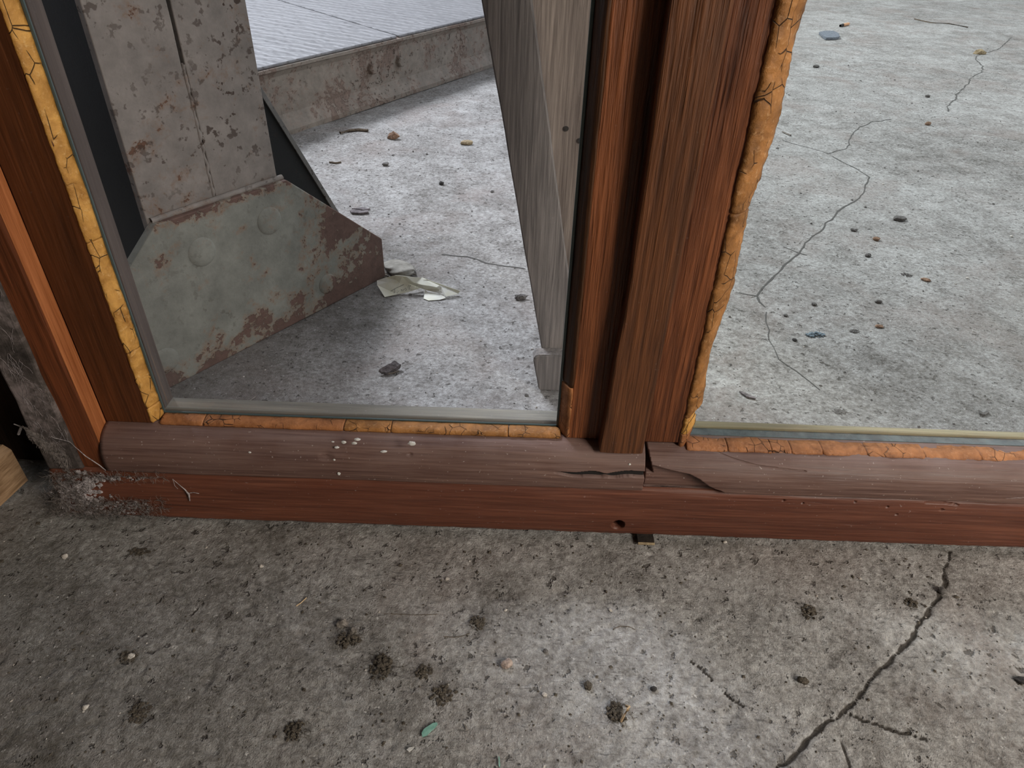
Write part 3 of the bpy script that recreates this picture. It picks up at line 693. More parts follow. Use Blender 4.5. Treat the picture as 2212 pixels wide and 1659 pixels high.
# ------------------------------------------------------------------ leaning planks
def plank(name, label, bl, tl, wb, wt_, y, th, mat, lean=0.0, nails=()):
    bl = np.array(bl); tl = np.array(tl); t = thing(name, label, 'plank', (bl[0] + wb / 2, y + th / 2, 0), 0, 'grey planks leaning behind the left pane')
    d = tl - bl; n = 40; out = []
    for k in range(n):
        q = k / (n - 1) * 1.9; x, z = bl + d * q; w = wb + (wt_ - wb) * min(q, 1); j = .0008 * mnoise.noise(Vector((q * 9, y * 40, 0)))
        yy = y + lean * z
        sec = [(x + j, yy + .001), (x + .0014 + j, yy), (x + w - .0014 + j, yy), (x + w + j, yy + .001), (x + w + j, yy + th), (x + j, yy + th)]
        out.append([(a, b, z + (0 if q > 0 else 0)) for a, b in sec])
    sweep('board', out, mat, t, False)
    for nx, nz in nails:
        b = bmesh.new(); bmesh.ops.create_cone(b, segments=10, radius1=.0026, radius2=.0022, depth=.0016, cap_ends=True)
        p = rel(t, (nx, y + lean * nz - .0006, nz))
        for v in b.verts: v.co = Vector((v.co.x, v.co.z, v.co.y)) + Vector(p)
        me = bpy.data.meshes.new('nail'); b.to_mesh(me); b.free(); link('nail', me, M['black'], t)
    return t
plank('plank', 'grey weathered plank with pale smears leaning left, nearest to the column', (.0385, .0), (-.0389, .3942), .0425, .0427, .660, .020, M['plank'])
plank('plank', 'brownish grey plank with two nails, half hidden behind the mullion', (.058, .0), (.0000, .3942), .070, .068, .690, .020, M['plank2'], 0, ((.0413, .283), (.0555, .272)))
# foot block in front of the near plank
fbp = [(.0284, .0005), (.0200, .0420), (.0212, .0466), (.0246, .0490), (.095, .0505), (.095, .0005)]
V = [(a, .6430, b) for a, b in fbp] + [(a, .6590, b) for a, b in fbp]
fb = mk('wooden_block', V, [tuple(range(6)), tuple(range(11, 5, -1))] + [(i, i + 6, (i + 1) % 6 + 6, (i + 1) % 6) for i in range(6)], M['plank'])
bm = bmesh.new(); bm.from_mesh(fb.data); bmesh.ops.recalc_face_normals(bm, faces=bm.faces); bmesh.ops.bevel(bm, geom=list(bm.edges), offset=.0012, segments=2, affect='EDGES'); bm.to_mesh(fb.data); bm.free()
tag(fb, 'grey rounded wooden block at the foot of the leaning planks', 'block')
# pale board on the floor at the far left
BD = thing('wooden_board', 'pale board lying on edge at the far left beyond the dusty jamb', 'board', (-.50, .42, 0))
V = []
for y in np.linspace(.36, .470, 12):
    j = .0008 * mnoise.noise(Vector((y * 60, 2, 2))); x = -.4655 + j + (.445 - y) * -.16
    V.append([(x, y, .001), (x - .0005, y, .040 - .0), (x - .006, y, .046), (x - .09, y, .046), (x - .09, y, .001)])
sweep('plank_body', V, M['board'], BD, False)

# ------------------------------------------------------------------ torn paper and dry leaf
PX = lambda px, py: float(np.linalg.norm(onz(px, py) - C) / F)          # metres covered by one pixel there
def sheet(name, pts, faces, mat, parent, th=.0004):
    V = [onz(a, b, z) for a, b, z in pts]
    o = mk(name, V, faces, mat, parent)
    md = o.modifiers.new('thickness', 'SOLIDIFY'); md.thickness = th; md.offset = 0
    return o
pf = fl(900, 630)
PP = thing('torn_paper', 'crumpled yellowish white paper scrap with handwriting beside the column base', 'paper', tuple(pf))
c9 = lambda a, b, z: (780 + a / 9.217, 530 + b / 9.217, z)
leftp = [c9(317, 700, .010), c9(500, 640, .016), c9(680, 595, .023), c9(320, 790, .0075), c9(520, 735, .012), c9(690, 690, .016), c9(470, 1030, .0010), c9(720, 975, .0016), c9(960, 925, .0022),
         c9(760, 760, .0125), c9(970, 770, .011), c9(1210, 840, .0040), c9(1090, 765, .0105), c9(1200, 790, .0090)]
sheet('sheet', leftp, [(0, 3, 4, 1), (1, 4, 5, 2), (3, 6, 7, 4), (4, 7, 9, 5), (7, 8, 10, 9), (8, 11, 13, 12), (8, 12, 10)], M['paper'], PP)
midp = [c9(680, 595, .023), c9(820, 605, .024), c9(970, 765, .0115), c9(760, 760, .0125), c9(690, 690, .016), c9(1060, 745, .015), c9(1210, 780, .0145), c9(1500, 835, .0125), c9(1560, 870, .0090), c9(1270, 880, .0060), c9(1640, 980, .0050)]
sheet('sheet', midp, [(0, 4, 3, 2, 1), (1, 2, 5), (2, 9, 6, 5), (6, 9, 8, 7), (8, 9, 10)], M['paper'], PP)
rightp = [c9(820, 605, .024), c9(1060, 745, .0152), c9(1500, 835, .0128), c9(900, 620, .024), c9(1210, 640, .020), c9(1560, 800, .014), c9(1600, 830, .012), c9(1930, 970, .0040), c9(1690, 1020, .0035), c9(1560, 880, .0092)]
sheet('sheet', rightp, [(0, 1, 3), (3, 1, 2, 4), (4, 2, 5), (5, 2, 6), (2, 9, 8, 6), (6, 8, 7)], M['paper'], PP)
foldp = [c9(1215, 640, .021), c9(1430, 720, .017), c9(1975, 905, .0070), c9(1935, 960, .0020), c9(1580, 800, .012)]
sheet('sheet', foldp, [(0, 4, 3, 2, 1)], M['paper'], PP)
lowp = [c9(1275, 890, .0055), c9(1330, 930, .0050), c9(1640, 985, .0040), c9(1680, 1050, .0020), c9(1560, 1085, .0012), c9(1340, 1100, .0012), c9(1245, 1060, .0016)]
sheet('sheet', lowp, [(0, 6, 5, 1), (1, 5, 4, 3, 2)], M['paper'], PP)
def wr(a, b):   # a stroke point on the near face of the left flap
    f = min(1, max(0, (b - 735) / 260)); z = .0128 * (1 - f) + .0022 * f
    p = onz(*c9(a, b, 0)[:2], z); d = C - p; return p + d / np.linalg.norm(d) * .0011
ST = [[(590, 915), (700, 850), (850, 780)], [(668, 870), (672, 920), (655, 955)], [(735, 905), (742, 925)], [(715, 940), (728, 948)], [(790, 880), (815, 880), (800, 905), (830, 905), (850, 870)],
      [(885, 850), (868, 880), (890, 900), (910, 870), (890, 848)], [(930, 840), (955, 790), (985, 800), (960, 840), (950, 875), (985, 870)], [(1005, 878), (1012, 882)], [(1112, 775), (1105, 840)]]
for st in ST: tubes('pen_stroke', [([wr(*p) for p in st], .00030)], M['ink'], PP, 4)
# dry leaf, curled, behind the paper
lf = fl(868, 582); LF = thing('dry_leaf', 'curled dry grey leaf lying just behind the torn paper', 'leaf', tuple(lf))
n_, m_ = 22, 14; V = []
for i in range(n_):
    t = i / (n_ - 1)
    for j in range(m_):
        u = j / (m_ - 1) * 2 - 1; hh = 20 * math.sin(math.pi * (.06 + .90 * t)) ** .55
        px = 831 + 64 * t + 5 * u * (1 - t); py = 577 + 7 * t + u * hh
        z = .002 + .011 * (1 - u * u) * (.45 + .55 * math.sin(math.pi * t)) + .0011 * math.sin(7 * u + 10 * t) + .0035 * max(0, t - .7) * (1 - u)
        V.append(onz(px, py, max(.0012, z)))
lo = mk('blade', V, gridf(n_, m_), M['leaf'], LF, True); md = lo.modifiers.new('thickness', 'SOLIDIFY'); md.thickness = .0005
tubes('stem', [([onz(884, 586, .003), onz(892, 592, .002), onz(899, 594, .0016)], .0007)], M['twig'], LF, 5)

# ------------------------------------------------------------------ loose bits
def blob(r, sub, amp, fr, sq, seed):
    bm = bmesh.new(); bmesh.ops.create_icosphere(bm, subdivisions=sub, radius=1)
    for v in bm.verts:
        d = 1 + amp * mnoise.fractal(v.co * fr + Vector((seed * 3.7, seed * 1.3, seed)), .8, 2.0, 3)
        v.co = Vector((v.co.x * sq[0], v.co.y * sq[1], v.co.z * sq[2])) * d * r
    return bm
SEED = [0]
def pebble(name, label, cat, px, py, w, mat, sq=(1, .7, .5), rz=None, amp=.35, sub=2, fr=1.4):
    SEED[0] += 1; p = fl(px, py); r = w * PX(px, py) / 2; bm = blob(r, sub, amp, fr, sq, SEED[0])
    rz = random.uniform(0, 6) if rz is None else rz
    me = bpy.data.meshes.new(name); bm.to_mesh(me); bm.free(); o = link(name, me, M[mat], None, sub > 2)
    o.location = (p[0], p[1], p[2] + r * sq[2] * .72); o.rotation_euler = (0, 0, rz); return tag(o, label, cat)
def clump(name, label, cat, px, py, w, mat='clump', fib='fluff', nf=40, sq=(1, .8, .55), rz=None):
    SEED[0] += 1; p = fl(px, py); r = w * PX(px, py) / 2; t = thing(name, label, cat, (p[0], p[1], p[2]), 0, None, True)
    rs = random.Random(SEED[0] * 11); V = []; Fc = []
    for k in range(64):   # crumbs grown together
        a = rs.uniform(0, 6.28); d = r * rs.random() ** .75 * 1.0; q = r * rs.uniform(.07, .24)
        bm = blob(q, 1, .55, 1.6, (1, 1, 1.4 * sq[2]), SEED[0] * 31 + k); b = len(V)
        cz = q * .8 * sq[2] + max(0, (1 - d / r)) * r * .7 * sq[2] * rs.random()
        ca, sa = math.cos(rz or 0), math.sin(rz or 0); x, y = d * math.cos(a) * sq[0], d * math.sin(a) * sq[1]
        for v in bm.verts: V.append((v.co.x + x * ca - y * sa, v.co.y + x * sa + y * ca, v.co.z + cz))
        for f in bm.faces: Fc.append(tuple(b + v.index for v in f.verts))
        bm.free()
    me = bpy.data.meshes.new('crumbs'); me.from_pydata(V, [], Fc); me.update(); link('crumbs', me, M[mat], t)
    L = []
    for k in range(nf):
        a = rs.uniform(0, 6.28); d = r * rs.uniform(.1, 1.1); x, y, z = d * math.cos(a), d * math.sin(a) * sq[1], r * rs.uniform(.05, .5)
        pts = []
        for i in range(6):
            pts.append((x, y, max(.0003, z))); a += rs.uniform(-.9, .9); st = r * rs.uniform(.12, .25); x += st * math.cos(a); y += st * math.sin(a); z += rs.uniform(-.12, .12) * r
        L.append((pts, rs.uniform(.00008, .00016)))
    o = tubes('lint', L, M[fib], None, 3); o.parent = t; o['kind'] = 'stuff'
    return t
def flake(name, label, cat, poly, mat, th=.0007, lift=.0008, tilt=0.0):
    """poly: outline in picture points lying on the floor"""
    P = [onz(*q) for q in poly]; c = np.mean(P, axis=0); z0 = max(float(hgt(p[0], p[1])) for p in P) + lift
    V = [(p[0], p[1], z0 + tilt * (p[1] - c[1])) for p in P]; V += [(a, b, z + th) for a, b, z in V]; n = len(P)
    o = mk(name, [np.array(v) - np.array([c[0], c[1], z0]) for v in V], [tuple(range(n - 1, -1, -1)), tuple(range(n, 2 * n))] + [(i, (i + 1) % n, (i + 1) % n + n, i + n) for i in range(n)], M[mat])
    bm = bmesh.new(); bm.from_mesh(o.data); bmesh.ops.recalc_face_normals(bm, faces=bm.faces); bm.to_mesh(o.data); bm.free()
    o.location = (c[0], c[1], z0); return tag(o, label, cat)
def twig(name, label, cat, pts, rad, mat='twig', lift=0):
    V = []
    for k, (a, b) in enumerate(pts):
        p = fl(a, b); V.append((p[0], p[1], p[2] + rad * .9 + lift * math.sin(math.pi * k / (len(pts) - 1))))
    return tag(tubes(name, [(V, rad)], M[mat], None, 5), label, cat)
# near side of the window
clump('dirt_clump', 'fluffy grey-brown dirt clump, left of the biggest dark one', 'dirt clump', 752, 1384, 46, 'clump', 'fluff', 60)
pebble('lint_ball', 'pale grey lint ball just above the fluffy dirt clump', 'lint', 741, 1349, 24, 'fluff', (1, .7, .6), 0, .5)
pebble('lint_ball', 'smaller grey lint ball touching the fluffy dirt clump', 'lint', 764, 1366, 20, 'fluff', (1, .7, .6), 1.9, .5)
clump('dirt_clump', 'biggest dark dirt clump on the floor, below the left pane', 'dirt clump', 822, 1444, 54, 'clump', 'clump', 60, (.8, 1.15, .5))
clump('dirt_clump', 'low brown crumbly dirt patch right of the biggest clump', 'dirt clump', 914, 1452, 36, 'clump', 'fluff', 20, (1, .8, .35))
clump('dirt_clump', 'thin loose dirt patch above the teal paint chip', 'dirt clump', 955, 1503, 44, 'clump', 'fluff', 20, (1, 1, .25))
clump('dirt_clump', 'small grey dirt clump near the sill, below the left pane centre', 'dirt clump', 1031, 1346, 34, 'clump', 'fluff', 24, (1, .9, .45))
pebble('pebble', 'pinkish pale pebble between the scattered dirt clumps', 'pebble', 1094, 1437, 26, 'pink', (1, .75, .65), .4, .5)
clump('dirt_clump', 'dark dirt clump with a pale straw curled over it', 'dirt clump', 1333, 1538, 42, 'clump', 'clump', 34, (1, .95, .5))
twig('straw', 'pale curled straw lying on a dark dirt clump', 'straw', [(1352, 1526), (1357, 1536), (1353, 1546), (1346, 1554), (1341, 1560)], .0010, 'straw', .007)
clump('dirt_clump', 'black dirt clump at lower left of the teal paint chip', 'dirt clump', 636, 1577, 38, 'clump', 'clump', 24, (.9, 1.1, .5))
pebble('pellet', 'small dark brown pellet left of the straw-topped clump', 'pellet', 1270, 1484, 20, 'clump', (.8, 1, .7), 0, .4)
pebble('pellet', 'black oval pellet above the straw-topped clump', 'pellet', 1411, 1490, 15, 'ash', (1, .7, .6), .2, .2)
pebble('pellet', 'tiny dark pellet below the metal plate', 'pellet', 1178, 1408, 11, 'dark', (1, .8, .7), 0, .3)
clump('dirt_clump', 'dark dirt clump below the broken rail corner', 'dirt clump', 1746, 1322, 34, 'clump', 'clump', 22, (1, .9, .5), .5)
clump('dirt_clump', 'small dark crumb heap left of the long floor crack', 'dirt clump', 1967, 1304, 24, 'clump', 'fluff', 14)
pebble('pebble', 'dark round pebble sitting in the long floor crack', 'pebble', 2034, 1279, 16, 'dark', (1, .9, .7), 0, .3)
pebble('pellet', 'dark pellet in the bare middle of the right foreground', 'pellet', 1733, 1472, 22, 'clump', (1, .65, .5), -.5, .5)
pebble('pellet', 'black lump at the right edge of the picture', 'pellet', 2203, 1472, 22, 'ash', (1, .6, .5), -.4, .4)
flake('paint_chip', 'ragged teal paint chip on the near floor', 'paint chip', crop([(630, 1465), (626, 1440), (640, 1415), (668, 1395), (700, 1375), (725, 1372), (728, 1385), (712, 1405), (690, 1425), (660, 1455)], 700, 1100, 2.968), 'teal', .0006)
flake('paint_chip', 'thin teal paint sliver at the bottom edge', 'paint chip', crop([(1118, 1590), (1124, 1590), (1130, 1655), (1120, 1655)], 700, 1100, 2.968), 'teal', .0005)
flake('paint_chip', 'small white flake below the teal paint chip', 'paint chip', crop([(530, 1550), (545, 1535), (578, 1530), (570, 1545), (545, 1562)], 700, 1100, 2.968), 'white', .0008)
flake('paint_chip', 'narrow grey flake right of the teal paint chip', 'paint chip', crop([(895, 1385), (905, 1385), (925, 1418), (915, 1425)], 700, 1100, 2.968), 'fluff', .0006)
for px, py, w, wh in ((141, 1204, 13, 'below the cobwebbed corner'), (186, 1529, 11, 'in the dark lower left'), (966, 1252, 9, 'close under the sill, left of centre'), (1092, 1319, 8, 'above the pinkish pebble'), (565, 1225, 10, 'under the left end of the sill'),
                      (1318, 1318, 9, 'below the metal plate'), (284, 1420, 15, 'left of the black dirt clump'), (1176, 1502, 11, 'left of the brown pellet'), (1566, 1172, 8, 'touching the sill below the broken corner')):
    pebble('pebble', 'tiny white pebble ' + wh, 'pebble', px, py, w, 'pale', (1, .75, .6), None, .35)
clump('dirt_clump', 'dim dirt heap in the dark lower left corner', 'dirt clump', 300, 1540, 40, 'clump', 'fluff', 24, (1, 1, .3))
clump('dirt_clump', 'grey lint and dirt heap in the left foreground', 'dirt clump', 275, 1418, 34, 'clump', 'fluff', 30, (1.1, .7, .3))
clump('dirt_clump', 'flat dark dirt patch below the sill left end', 'dirt clump', 300, 1192, 34, 'clump', 'clump', 12, (1.2, .5, .2))
twig('hair', 'long fine dark hair across the floor left of centre', 'hair', [(830, 1326), (860, 1327), (895, 1329), (930, 1328), (945, 1327)], .00025)
twig('hair', 'short curved dark hair below the metal plate', 'hair', [(1325, 1358), (1340, 1353), (1358, 1354), (1372, 1361)], .00028)
twig('hair', 'fine dark hair arc above the pinkish pebble', 'hair', [(958, 1375), (980, 1377), (1000, 1374), (1015, 1368)], .00025)
twig('twig', 'short pale twig under the left pane near the sill', 'twig', [(640, 1310), (650, 1303), (662, 1292)], .0005, 'straw')
# metal plate under the sill
MP = thing('metal_plate', 'small dark metal plate poking out under the sill', 'metal plate', (.1225, .424, 0))
box('tongue', (.1150, .4185, .0008), (.1300, .4300, .0026), M['black'], MP, .0004)
box('rim', (.1150, .4172, .0008), (.1300, .4186, .0032), M['tan'], MP, .0004)
# far side, behind the left pane
def bark():
    p = fl(842, 796); t = thing('bark_chip', 'grey curled bark chip on the floor behind the left pane', 'bark', tuple(p))
    top = [onz(822, 797, .007), onz(851, 780, .010), onz(865, 786, .007), onz(836, 806, .003), ]; bot = [q - np.array([0, 0, .0045]) for q in top]
    o = mk('bark_curl', top + bot, [(0, 1, 2, 3), (7, 6, 5, 4), (0, 4, 5, 1), (1, 5, 6, 2), (2, 6, 7, 3), (3, 7, 4, 0)], M['bark'], t)
    bm = bmesh.new(); bm.from_mesh(o.data); bmesh.ops.recalc_face_normals(bm, faces=bm.faces); bmesh.ops.subdivide_edges(bm, edges=bm.edges, cuts=4, use_grid_fill=True)
    for v in bm.verts: v.co += mnoise.noise_vector(v.co * 130) * .0022
    bm.to_mesh(o.data); bm.free()
    tubes('splinter', [([onz(822, 797, .006), onz(818, 802, .004), onz(826, 808, .001)], .0006), ([onz(838, 808, .001), onz(850, 806, .002), onz(862, 801, .001)], .0008)], M['twig'], t)
bark()
pebble('crumb', 'dark crumb on the floor beside the leaning planks', 'crumb', 1124, 646, 28, 'dark', (1, .6, .45), .1, .6)
pebble('pebble', 'tan flat stone on the floor between column and planks', 'pebble', 1009, 312, 26, 'tan', (1, .6, .4), .1, .25)
pebble('crumb', 'brown crumb left of the tan stone', 'crumb', 851, 300, 22, 'brown', (1, .7, .7), 0, .6)
pebble('crumb', 'dark dot of grit left of the planks', 'crumb', 954, 399, 10, 'ash', (1, .9, .8), 0, .3)
pebble('crumb', 'dark crumb in front of the rusty channel', 'crumb', 833, 358, 14, 'dark', (1, .7, .6), 0, .5)
flake('bark_flake', 'grey bark sliver right of the column base', 'bark', [(756, 458), (762, 455), (783, 458), (796, 457), (796, 461), (778, 463), (760, 462)], 'bark', .003, .001)
flake('bark_flake', 'thin grey bark sliver above another, right of the column', 'bark', [(760, 452), (785, 450), (800, 453), (786, 455)], 'bark', .002, .001)
twig('twig', 'dark twig in the shade before the rusty channel', 'twig', [(735, 290), (755, 285), (775, 283), (795, 285)], .0035)
twig('twig', 'small dark twig right of the column', 'twig', [(712, 352), (725, 354), (737, 352)], .002)
twig('twig', 'faint pale twig behind the lower left of the left pane', 'twig', [(524, 876), (540, 866), (552, 858)], .0008, 'fluff')
pebble('crumb', 'small dark crumb pair below the planks foot', 'crumb', 1137, 855, 9, 'dark', (1, .8, .6), 0, .4)
flake('leaf_scrap', 'brown dry leaf scrap on the pale deck', 'leaf scrap', [(742, 100), (748, 94), (762, 98), (758, 104), (746, 105)], 'brown', .004, .150)
flake('leaf_scrap', 'small pale scrap by the deck seam', 'leaf scrap', [(723, 56), (731, 52), (737, 62), (733, 67)], 'pale', .004, .150)
flake('leaf_scrap', 'dark scrap by the deck seam', 'leaf scrap', [(707, 56), (720, 54), (724, 60), (712, 60)], 'dark', .003, .150)
clump('dirt_clump', 'dirt fringe at the right foot of the rusty base plate', 'dirt clump', 826, 598, 30, 'clump', 'twig', 30, (.8, 1.4, .3))
# far side, behind the right pane
flake('slate_chip', 'flat blue-grey slate chip far back behind the right pane', 'stone chip', crop([(835, 228), (870, 220), (930, 220), (965, 236), (972, 258), (940, 265), (880, 266), (855, 250)], 1500, 0, 3.107), 'slate', .008, .001)
cb = fl(1823, 58); CB = thing('cigarette_butt', 'cigarette butt with burnt tip next to the slate chip', 'cigarette butt', tuple(cb))
e0, e1, e2 = (fl(*q) + np.array([0, 0, .006]) for q in ((1814, 59), (1820, 57.5), (1832, 55)))
tubes('filter', [([e1, e2], .0058), ([e2, e2 + (e2 - e1) * .01], [.0058, .0001])], M['filter'], CB, 10); tubes('burnt_tip', [([e0, e1], [.0045, .0056])], M['ash'], CB, 10)
pebble('pebble', 'tan pebble at the upper right on the far floor', 'pebble', 2116, 117, 18, 'tan', (1, .6, .5), 0, .5)
pebble('pebble', 'dark flat stone in the middle of the right pane', 'pebble', 1942, 476, 24, 'dark', (1, .6, .4), 0, .3)
pebble('pebble', 'round brown pebble below the dark flat stone', 'pebble', 1892, 519, 13, 'brown', (1, .8, .6), 0, .3)
pebble('crumb', 'small dark crumb left of the flat stone', 'crumb', 1843, 499, 14, 'dark', (1, .5, .4), -.4, .4)
pebble('pebble', 'grey pebble right of the long far crack', 'pebble', 1874, 554, 12, 'dark', (1, .8, .6), 0, .3)
clump('rag_scrap', 'blue-grey crumpled scrap near the right pane bottom', 'scrap', 1761, 724, 34, 'blue', 'blue', 10, (1, .6, .5))
pebble('crumb', 'dark crumb just left of the blue-grey scrap', 'crumb', 1716, 736, 11, 'ash', (1, .7, .5), -.5, .3)
pebble('crumb', 'purple-grey dot left of the blue-grey scrap', 'crumb', 1697, 683, 9, 'dark', (1, .8, .6), 0, .3)
pebble('crumb', 'dark oval crumb above the blue-grey scrap', 'crumb', 1758, 659, 11, 'dark', (1, .8, .6), 0, .3)
pebble('pebble', 'grey pebble beside the white worn spot', 'pebble', 1897, 654, 14, 'dark', (1, .6, .5), 0, .3)
clump('dirt_clump', 'dark dirt spot left of the larger smear, right pane', 'dirt clump', 1958, 594, 18, 'dark', 'dark', 6, (1, 1, .3))
pebble('crumb', 'brownish flat crumb right of the dirt spot', 'crumb', 1999, 606, 18, 'brown', (1, .6, .3), -.4, .4)
clump('dirt_clump', 'dark dirt spot right of the blue-grey scrap', 'dirt clump', 1845, 716, 20, 'dark', 'dark', 6, (1, .8, .3))
pebble('crumb', 'flat brown crumb above the dark dirt spot on the right', 'crumb', 1898, 707, 18, 'brown', (1, .5, .3), 0, .4)
flake('bark_flake', 'dark angular flake near the lower right of the right pane', 'bark', [(2112, 888), (2122, 894), (2133, 890), (2136, 893), (2126, 899), (2115, 896)], 'dark', .002)
flake('bark_flake', 'long dark splinter at the lower left of the right pane', 'splinter', [(1597, 846), (1602, 846), (1617, 853), (1634, 860), (1632, 862), (1612, 857)], 'bark', .0016)
clump('dirt_clump', 'low dirt smear near the right pane bottom rail', 'dirt clump', 1815, 889, 30, 'dark', 'dark', 6, (1, .5, .15))
pebble('pebble', 'dark pebble high on the far floor, right of the mullion', 'pebble', 1762, 146, 12, 'dark', (1, .6, .5), 0, .3)
pebble('pebble', 'dark pebble in the upper right far floor', 'pebble', 2003, 210, 9, 'dark', (1, .7, .6), 0, .3)
pebble('pebble', 'brown pebble in the upper middle of the right pane', 'pebble', 2003, 270, 11, 'brown', (1, .7, .6), 0, .3)
pebble('pebble', 'flat grey stone at the top edge of the right pane', 'pebble', 1865, -4, 40, 'slate', (1, .6, .3), 0, .2)
twig('twig', 'dark stain-coloured straw streak at the upper right', 'twig', [(1975, 42), (2010, 50), (2050, 52), (2090, 60)], .0022)
twig('twig', 'small twig on the left part of the far right floor', 'twig', [(1690, 286), (1698, 290), (1708, 294)], .002, 'fluff')
# white drips and specks on the left rail
def drip(px, py, w, h, lab):
    p = ony(px, py, .4295); bm = blob(w * .00017, 2, .4, 1.3, (1, .45, h), px)
    me = bpy.data.meshes.new('paint_drip'); bm.to_mesh(me); bm.free(); o = link('paint_drip', me, M['white'], SL)
    pr = np.array(RPROF); zz = p[2]
    for _ in range(6):
        yy = float(np.interp(zz, pr[:, 1], pr[:, 0])); zz = float(ony(px, py, yy)[2]); 
    q = rel(SL, (ony(px, py, yy)[0], yy - .0002, zz)); o.location = q; return o
for px, py, w, h in ((719, 954, 7, .6), (743, 955, 11, .8), (728, 966, 14, .4), (772, 949, 16, .5), (765, 957, 13, .6), (889, 958, 18, .7), (830, 975, 16, .35), (722, 993, 6, 1), (732, 1023, 9, 1), (540, 977, 7, .8), (1360, 1003, 7, 1)):
    drip(px, py, w, h, '')
# ------------------------------------------------------------------ dust and cobweb in the left corner
rs = random.Random(5)
def tuft():
    c = (-.385, .425, .02); t = thing('dust_tuft', 'thick grey dust and cobweb tuft on the left end of the sill', 'dust', c)
    V = []; Fc = []
    for k in range(420):
        q = rs.random(); px = 135 + 190 * q ** 1.6 + rs.gauss(0, 10); py = 1040 + 66 * rs.random() + 10 * (q < .3) * rs.gauss(0, 1)
        if k % 3 == 0: px = 185 + rs.gauss(0, 22); py = 1062 + rs.gauss(0, 17); q = .1
        elif q > .45: py = 1085 + 28 * rs.random() if rs.random() < .75 else 1030 + 10 * rs.random()
        p = ony(px, py, .4245); r = rs.uniform(.0006, .0022) * (1.25 - .7 * q)
        if p[2] < .004: p[2] = .004
        bm = blob(r, 2, .8, 2.0, (1, .6, .9), k); b = len(V)
        for v in bm.verts: V.append((v.co.x + p[0], v.co.y + p[1] + .001, v.co.z + p[2]))
        for f in bm.faces: Fc.append(tuple(b + v.index for v in f.verts))
        bm.free()
    mk('dust_lumps', V, Fc, M['web'], t)['kind'] = 'stuff'
    L = []
    for k in range(1100):
        q = rs.random(); px = 120 + 230 * q ** 1.7 + rs.gauss(0, 14); py = 1020 + 95 * rs.random()
        if q > .4: py = 1080 + 36 * rs.random() if rs.random() < .8 else 1030
        p = Vector(ony(px, py, .4235)); a = rs.uniform(0, 6.28); pts = []
        for i in range(7):
            pts.append(tuple(p)); a += rs.uniform(-1.1, 1.1); s_ = rs.uniform(.0008, .0022); p = p + Vector((s_ * math.cos(a), rs.uniform(-.0008, .0006), s_ * math.sin(a)))
            p.z = max(p.z, .002); p.y = min(p.y, .426)
        L.append((pts, rs.uniform(.00008, .00018)))
    tubes('lint', L, M['fibre'], t, 3)['kind'] = 'stuff'
tuft()
def cobweb():
    t = thing('cobweb', 'torn dusty cobweb hanging from the jamb with one long strand', 'cobweb', (-.39, .425, .06))
    mn = [ony(*q) for q in ((30, 916, .44), (46, 922, .438), (85, 930, .430), (118, 946, .427), (150, 955, .425), (185, 985, .423), (215, 1005, .423), (228, 1016, .4235))]
    tubes('strand', [([tuple(p) for p in mn], .00045)], M['web'], t, 5)
    tubes('strand', [([tuple(ony(*q)) for q in ((46, 922, .438), (43, 930, .438), (40, 938, .438))], .0011)], M['web'], t, 5)
    L = []
    for k in range(260):
        f = rs.random(); a = np.array(ony(48 + 95 * f, 922 + 34 * f, .428)); g = rs.random(); b = np.array(ony(58 + 60 * f + 70 * g * (1 - f * .4), 945 + 50 * f + 40 * g, .4262)); pts = []
        for i in range(7):
            u = i / 6; pts.append(tuple(a + (b - a) * u + np.array([rs.gauss(0, .0008), rs.gauss(0, .0003), rs.gauss(0, .0008)])))
        L.append((pts, rs.uniform(.00008, .00016)))
    tubes('web_sheet', L, M['fibre'], t, 3)['kind'] = 'stuff'
    L = []
    for k in range(160):
        z = rs.uniform(.075, .33); x = rs.uniform(-.396, -.368); p = Vector((x, .4268, z)); pts = []; a = rs.uniform(.9, 2.2)
        for i in range(8):
            pts.append(tuple(p)); a += rs.uniform(-.3, .3); s_ = rs.uniform(.001, .003); p = p + Vector((s_ * math.cos(a), rs.uniform(-.0002, .0002), s_ * math.sin(a)))
            p.x = min(max(p.x, -.397), -.366)
        L.append((pts, rs.uniform(.00007, .00014)))
    tubes('web_sheet', L, M['web'], t, 3)['kind'] = 'stuff'
cobweb()
wisp = [ony(*q, .4238) for q in ((373, 1035), (388, 1048), (400, 1058), (408, 1068), (410, 1082))]
tag(tubes('cobweb_wisp', [([tuple(p) for p in wisp], [.0002, .0003, .0005, .0009, .0004]), ([tuple(ony(*q, .4238)) for q in ((404, 1066), (418, 1064), (430, 1066))], .0003), ([tuple(ony(*q, .4238)) for q in ((373, 1035), (378, 1050), (384, 1056))], .0002)], M['web'], None, 5), 'small white cobweb wisp on the sill front, left part', 'cobweb')
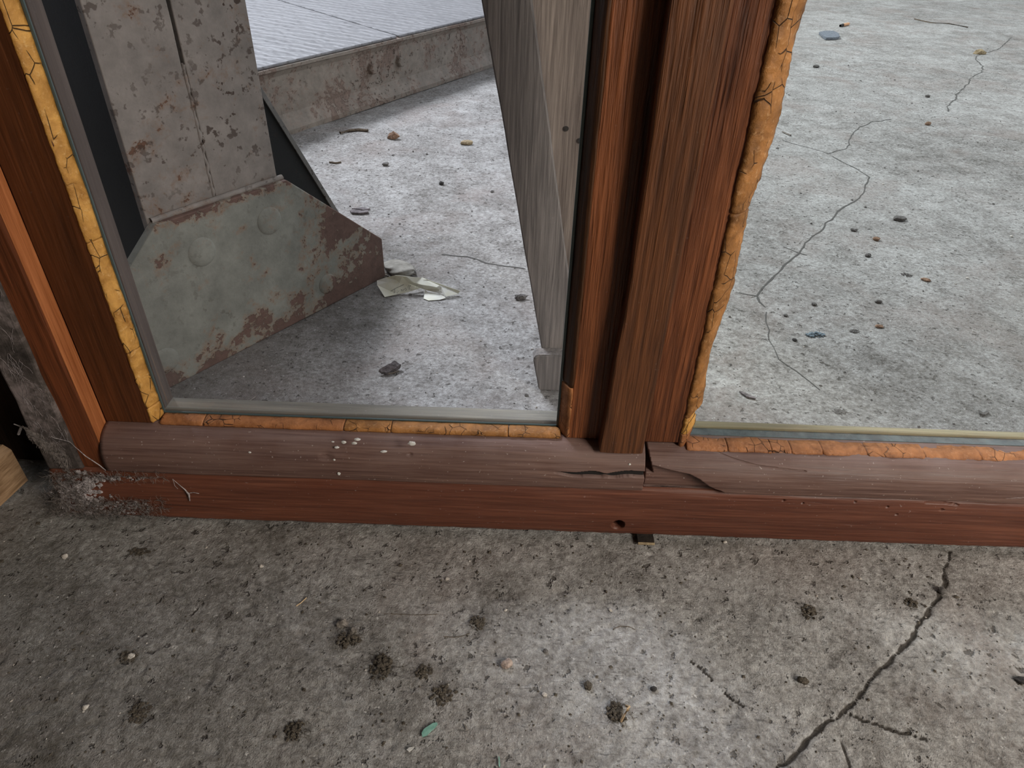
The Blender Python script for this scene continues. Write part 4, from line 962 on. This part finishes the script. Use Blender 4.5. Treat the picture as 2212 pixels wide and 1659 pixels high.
# ------------------------------------------------------------------ fine grit
def grit(name, label, mat, n, box_, size, seed):
    g = np.random.default_rng(seed); x = g.uniform(box_[0], box_[1], n); y = g.uniform(box_[2], box_[3], n); keep = ((x - k1[0]) * .8704 - (y - k1[1]) * .4923 > .02) & ((vn(x * 9, y * 9, seed) + g.uniform(-.4, .4, n)) > -.1)
    x, y = x[keep], y[keep]; z = hgt(x, y); r = size * np.exp(g.normal(0, .45, len(x))); V = []; Fc = []
    o8 = [(1, 0, 0), (0, 1, 0), (-1, 0, 0), (0, -1, 0), (0, 0, 1), (0, 0, -1)]; fc = [(0, 1, 4), (1, 2, 4), (2, 3, 4), (3, 0, 4), (1, 0, 5), (2, 1, 5), (3, 2, 5), (0, 3, 5)]
    for i in range(len(x)):
        a = g.uniform(0, 6.3); ca, sa = math.cos(a), math.sin(a); st = g.uniform(.5, 1.5); b = len(V)
        for p in o8: V.append((x[i] + r[i] * (p[0] * st * ca - p[1] * sa), y[i] + r[i] * (p[0] * st * sa + p[1] * ca), z[i] + r[i] * (.35 + .6 * p[2])))
        Fc += [tuple(b + k for k in f) for f in fc]
    return tag(mk(name, V, Fc, M[mat]), label, 'grit', None, 'stuff')
grit('pale_grit', 'tiny pale specks of grit strewn over the near floor', 'pale', 1300, (-.6, .6, .12, .424), .00042, 1)
grit('dark_grit', 'fine dark crumbs strewn over the near floor', 'clump', 2600, (-.6, .6, .12, .424), .00065, 2)
grit('dark_grit', 'fine dark crumbs strewn over the hall floor', 'dark', 2600, (-.6, 1.6, .5, 2.6), .0011, 3)
grit('pale_grit', 'tiny pale specks strewn over the hall floor', 'pale', 1600, (-.6, 1.6, .5, 2.6), .0010, 4)

# ------------------------------------------------------------------ small pieces belong to the part that carries them
def under(child, parent_name):
    for root in [o for o in COL.objects if o.parent is None and o.type == 'EMPTY']:
        kids = list(root.children); par = [k for k in kids if k.name.split('.')[0] == parent_name]
        if not par: continue
        for k in kids:
            if k.name.split('.')[0] == child:
                best = min(par, key=lambda p: sum((a - b) ** 2 for a, b in zip(np.mean([v[:] for v in p.bound_box], axis=0), np.mean([v[:] for v in k.bound_box], axis=0) + np.array(k.location))))
                k.parent = best
bpy.context.view_layer.update()
for c_, p_ in (('paint_drip', 'bottom_rail'), ('split_shadow', 'bottom_rail'), ('rivet', 'gusset_plate'), ('edge_flange', 'stiffener'), ('bolt', 'edge_channel'), ('nail', 'board'), ('pen_stroke', 'sheet')): under(c_, p_)
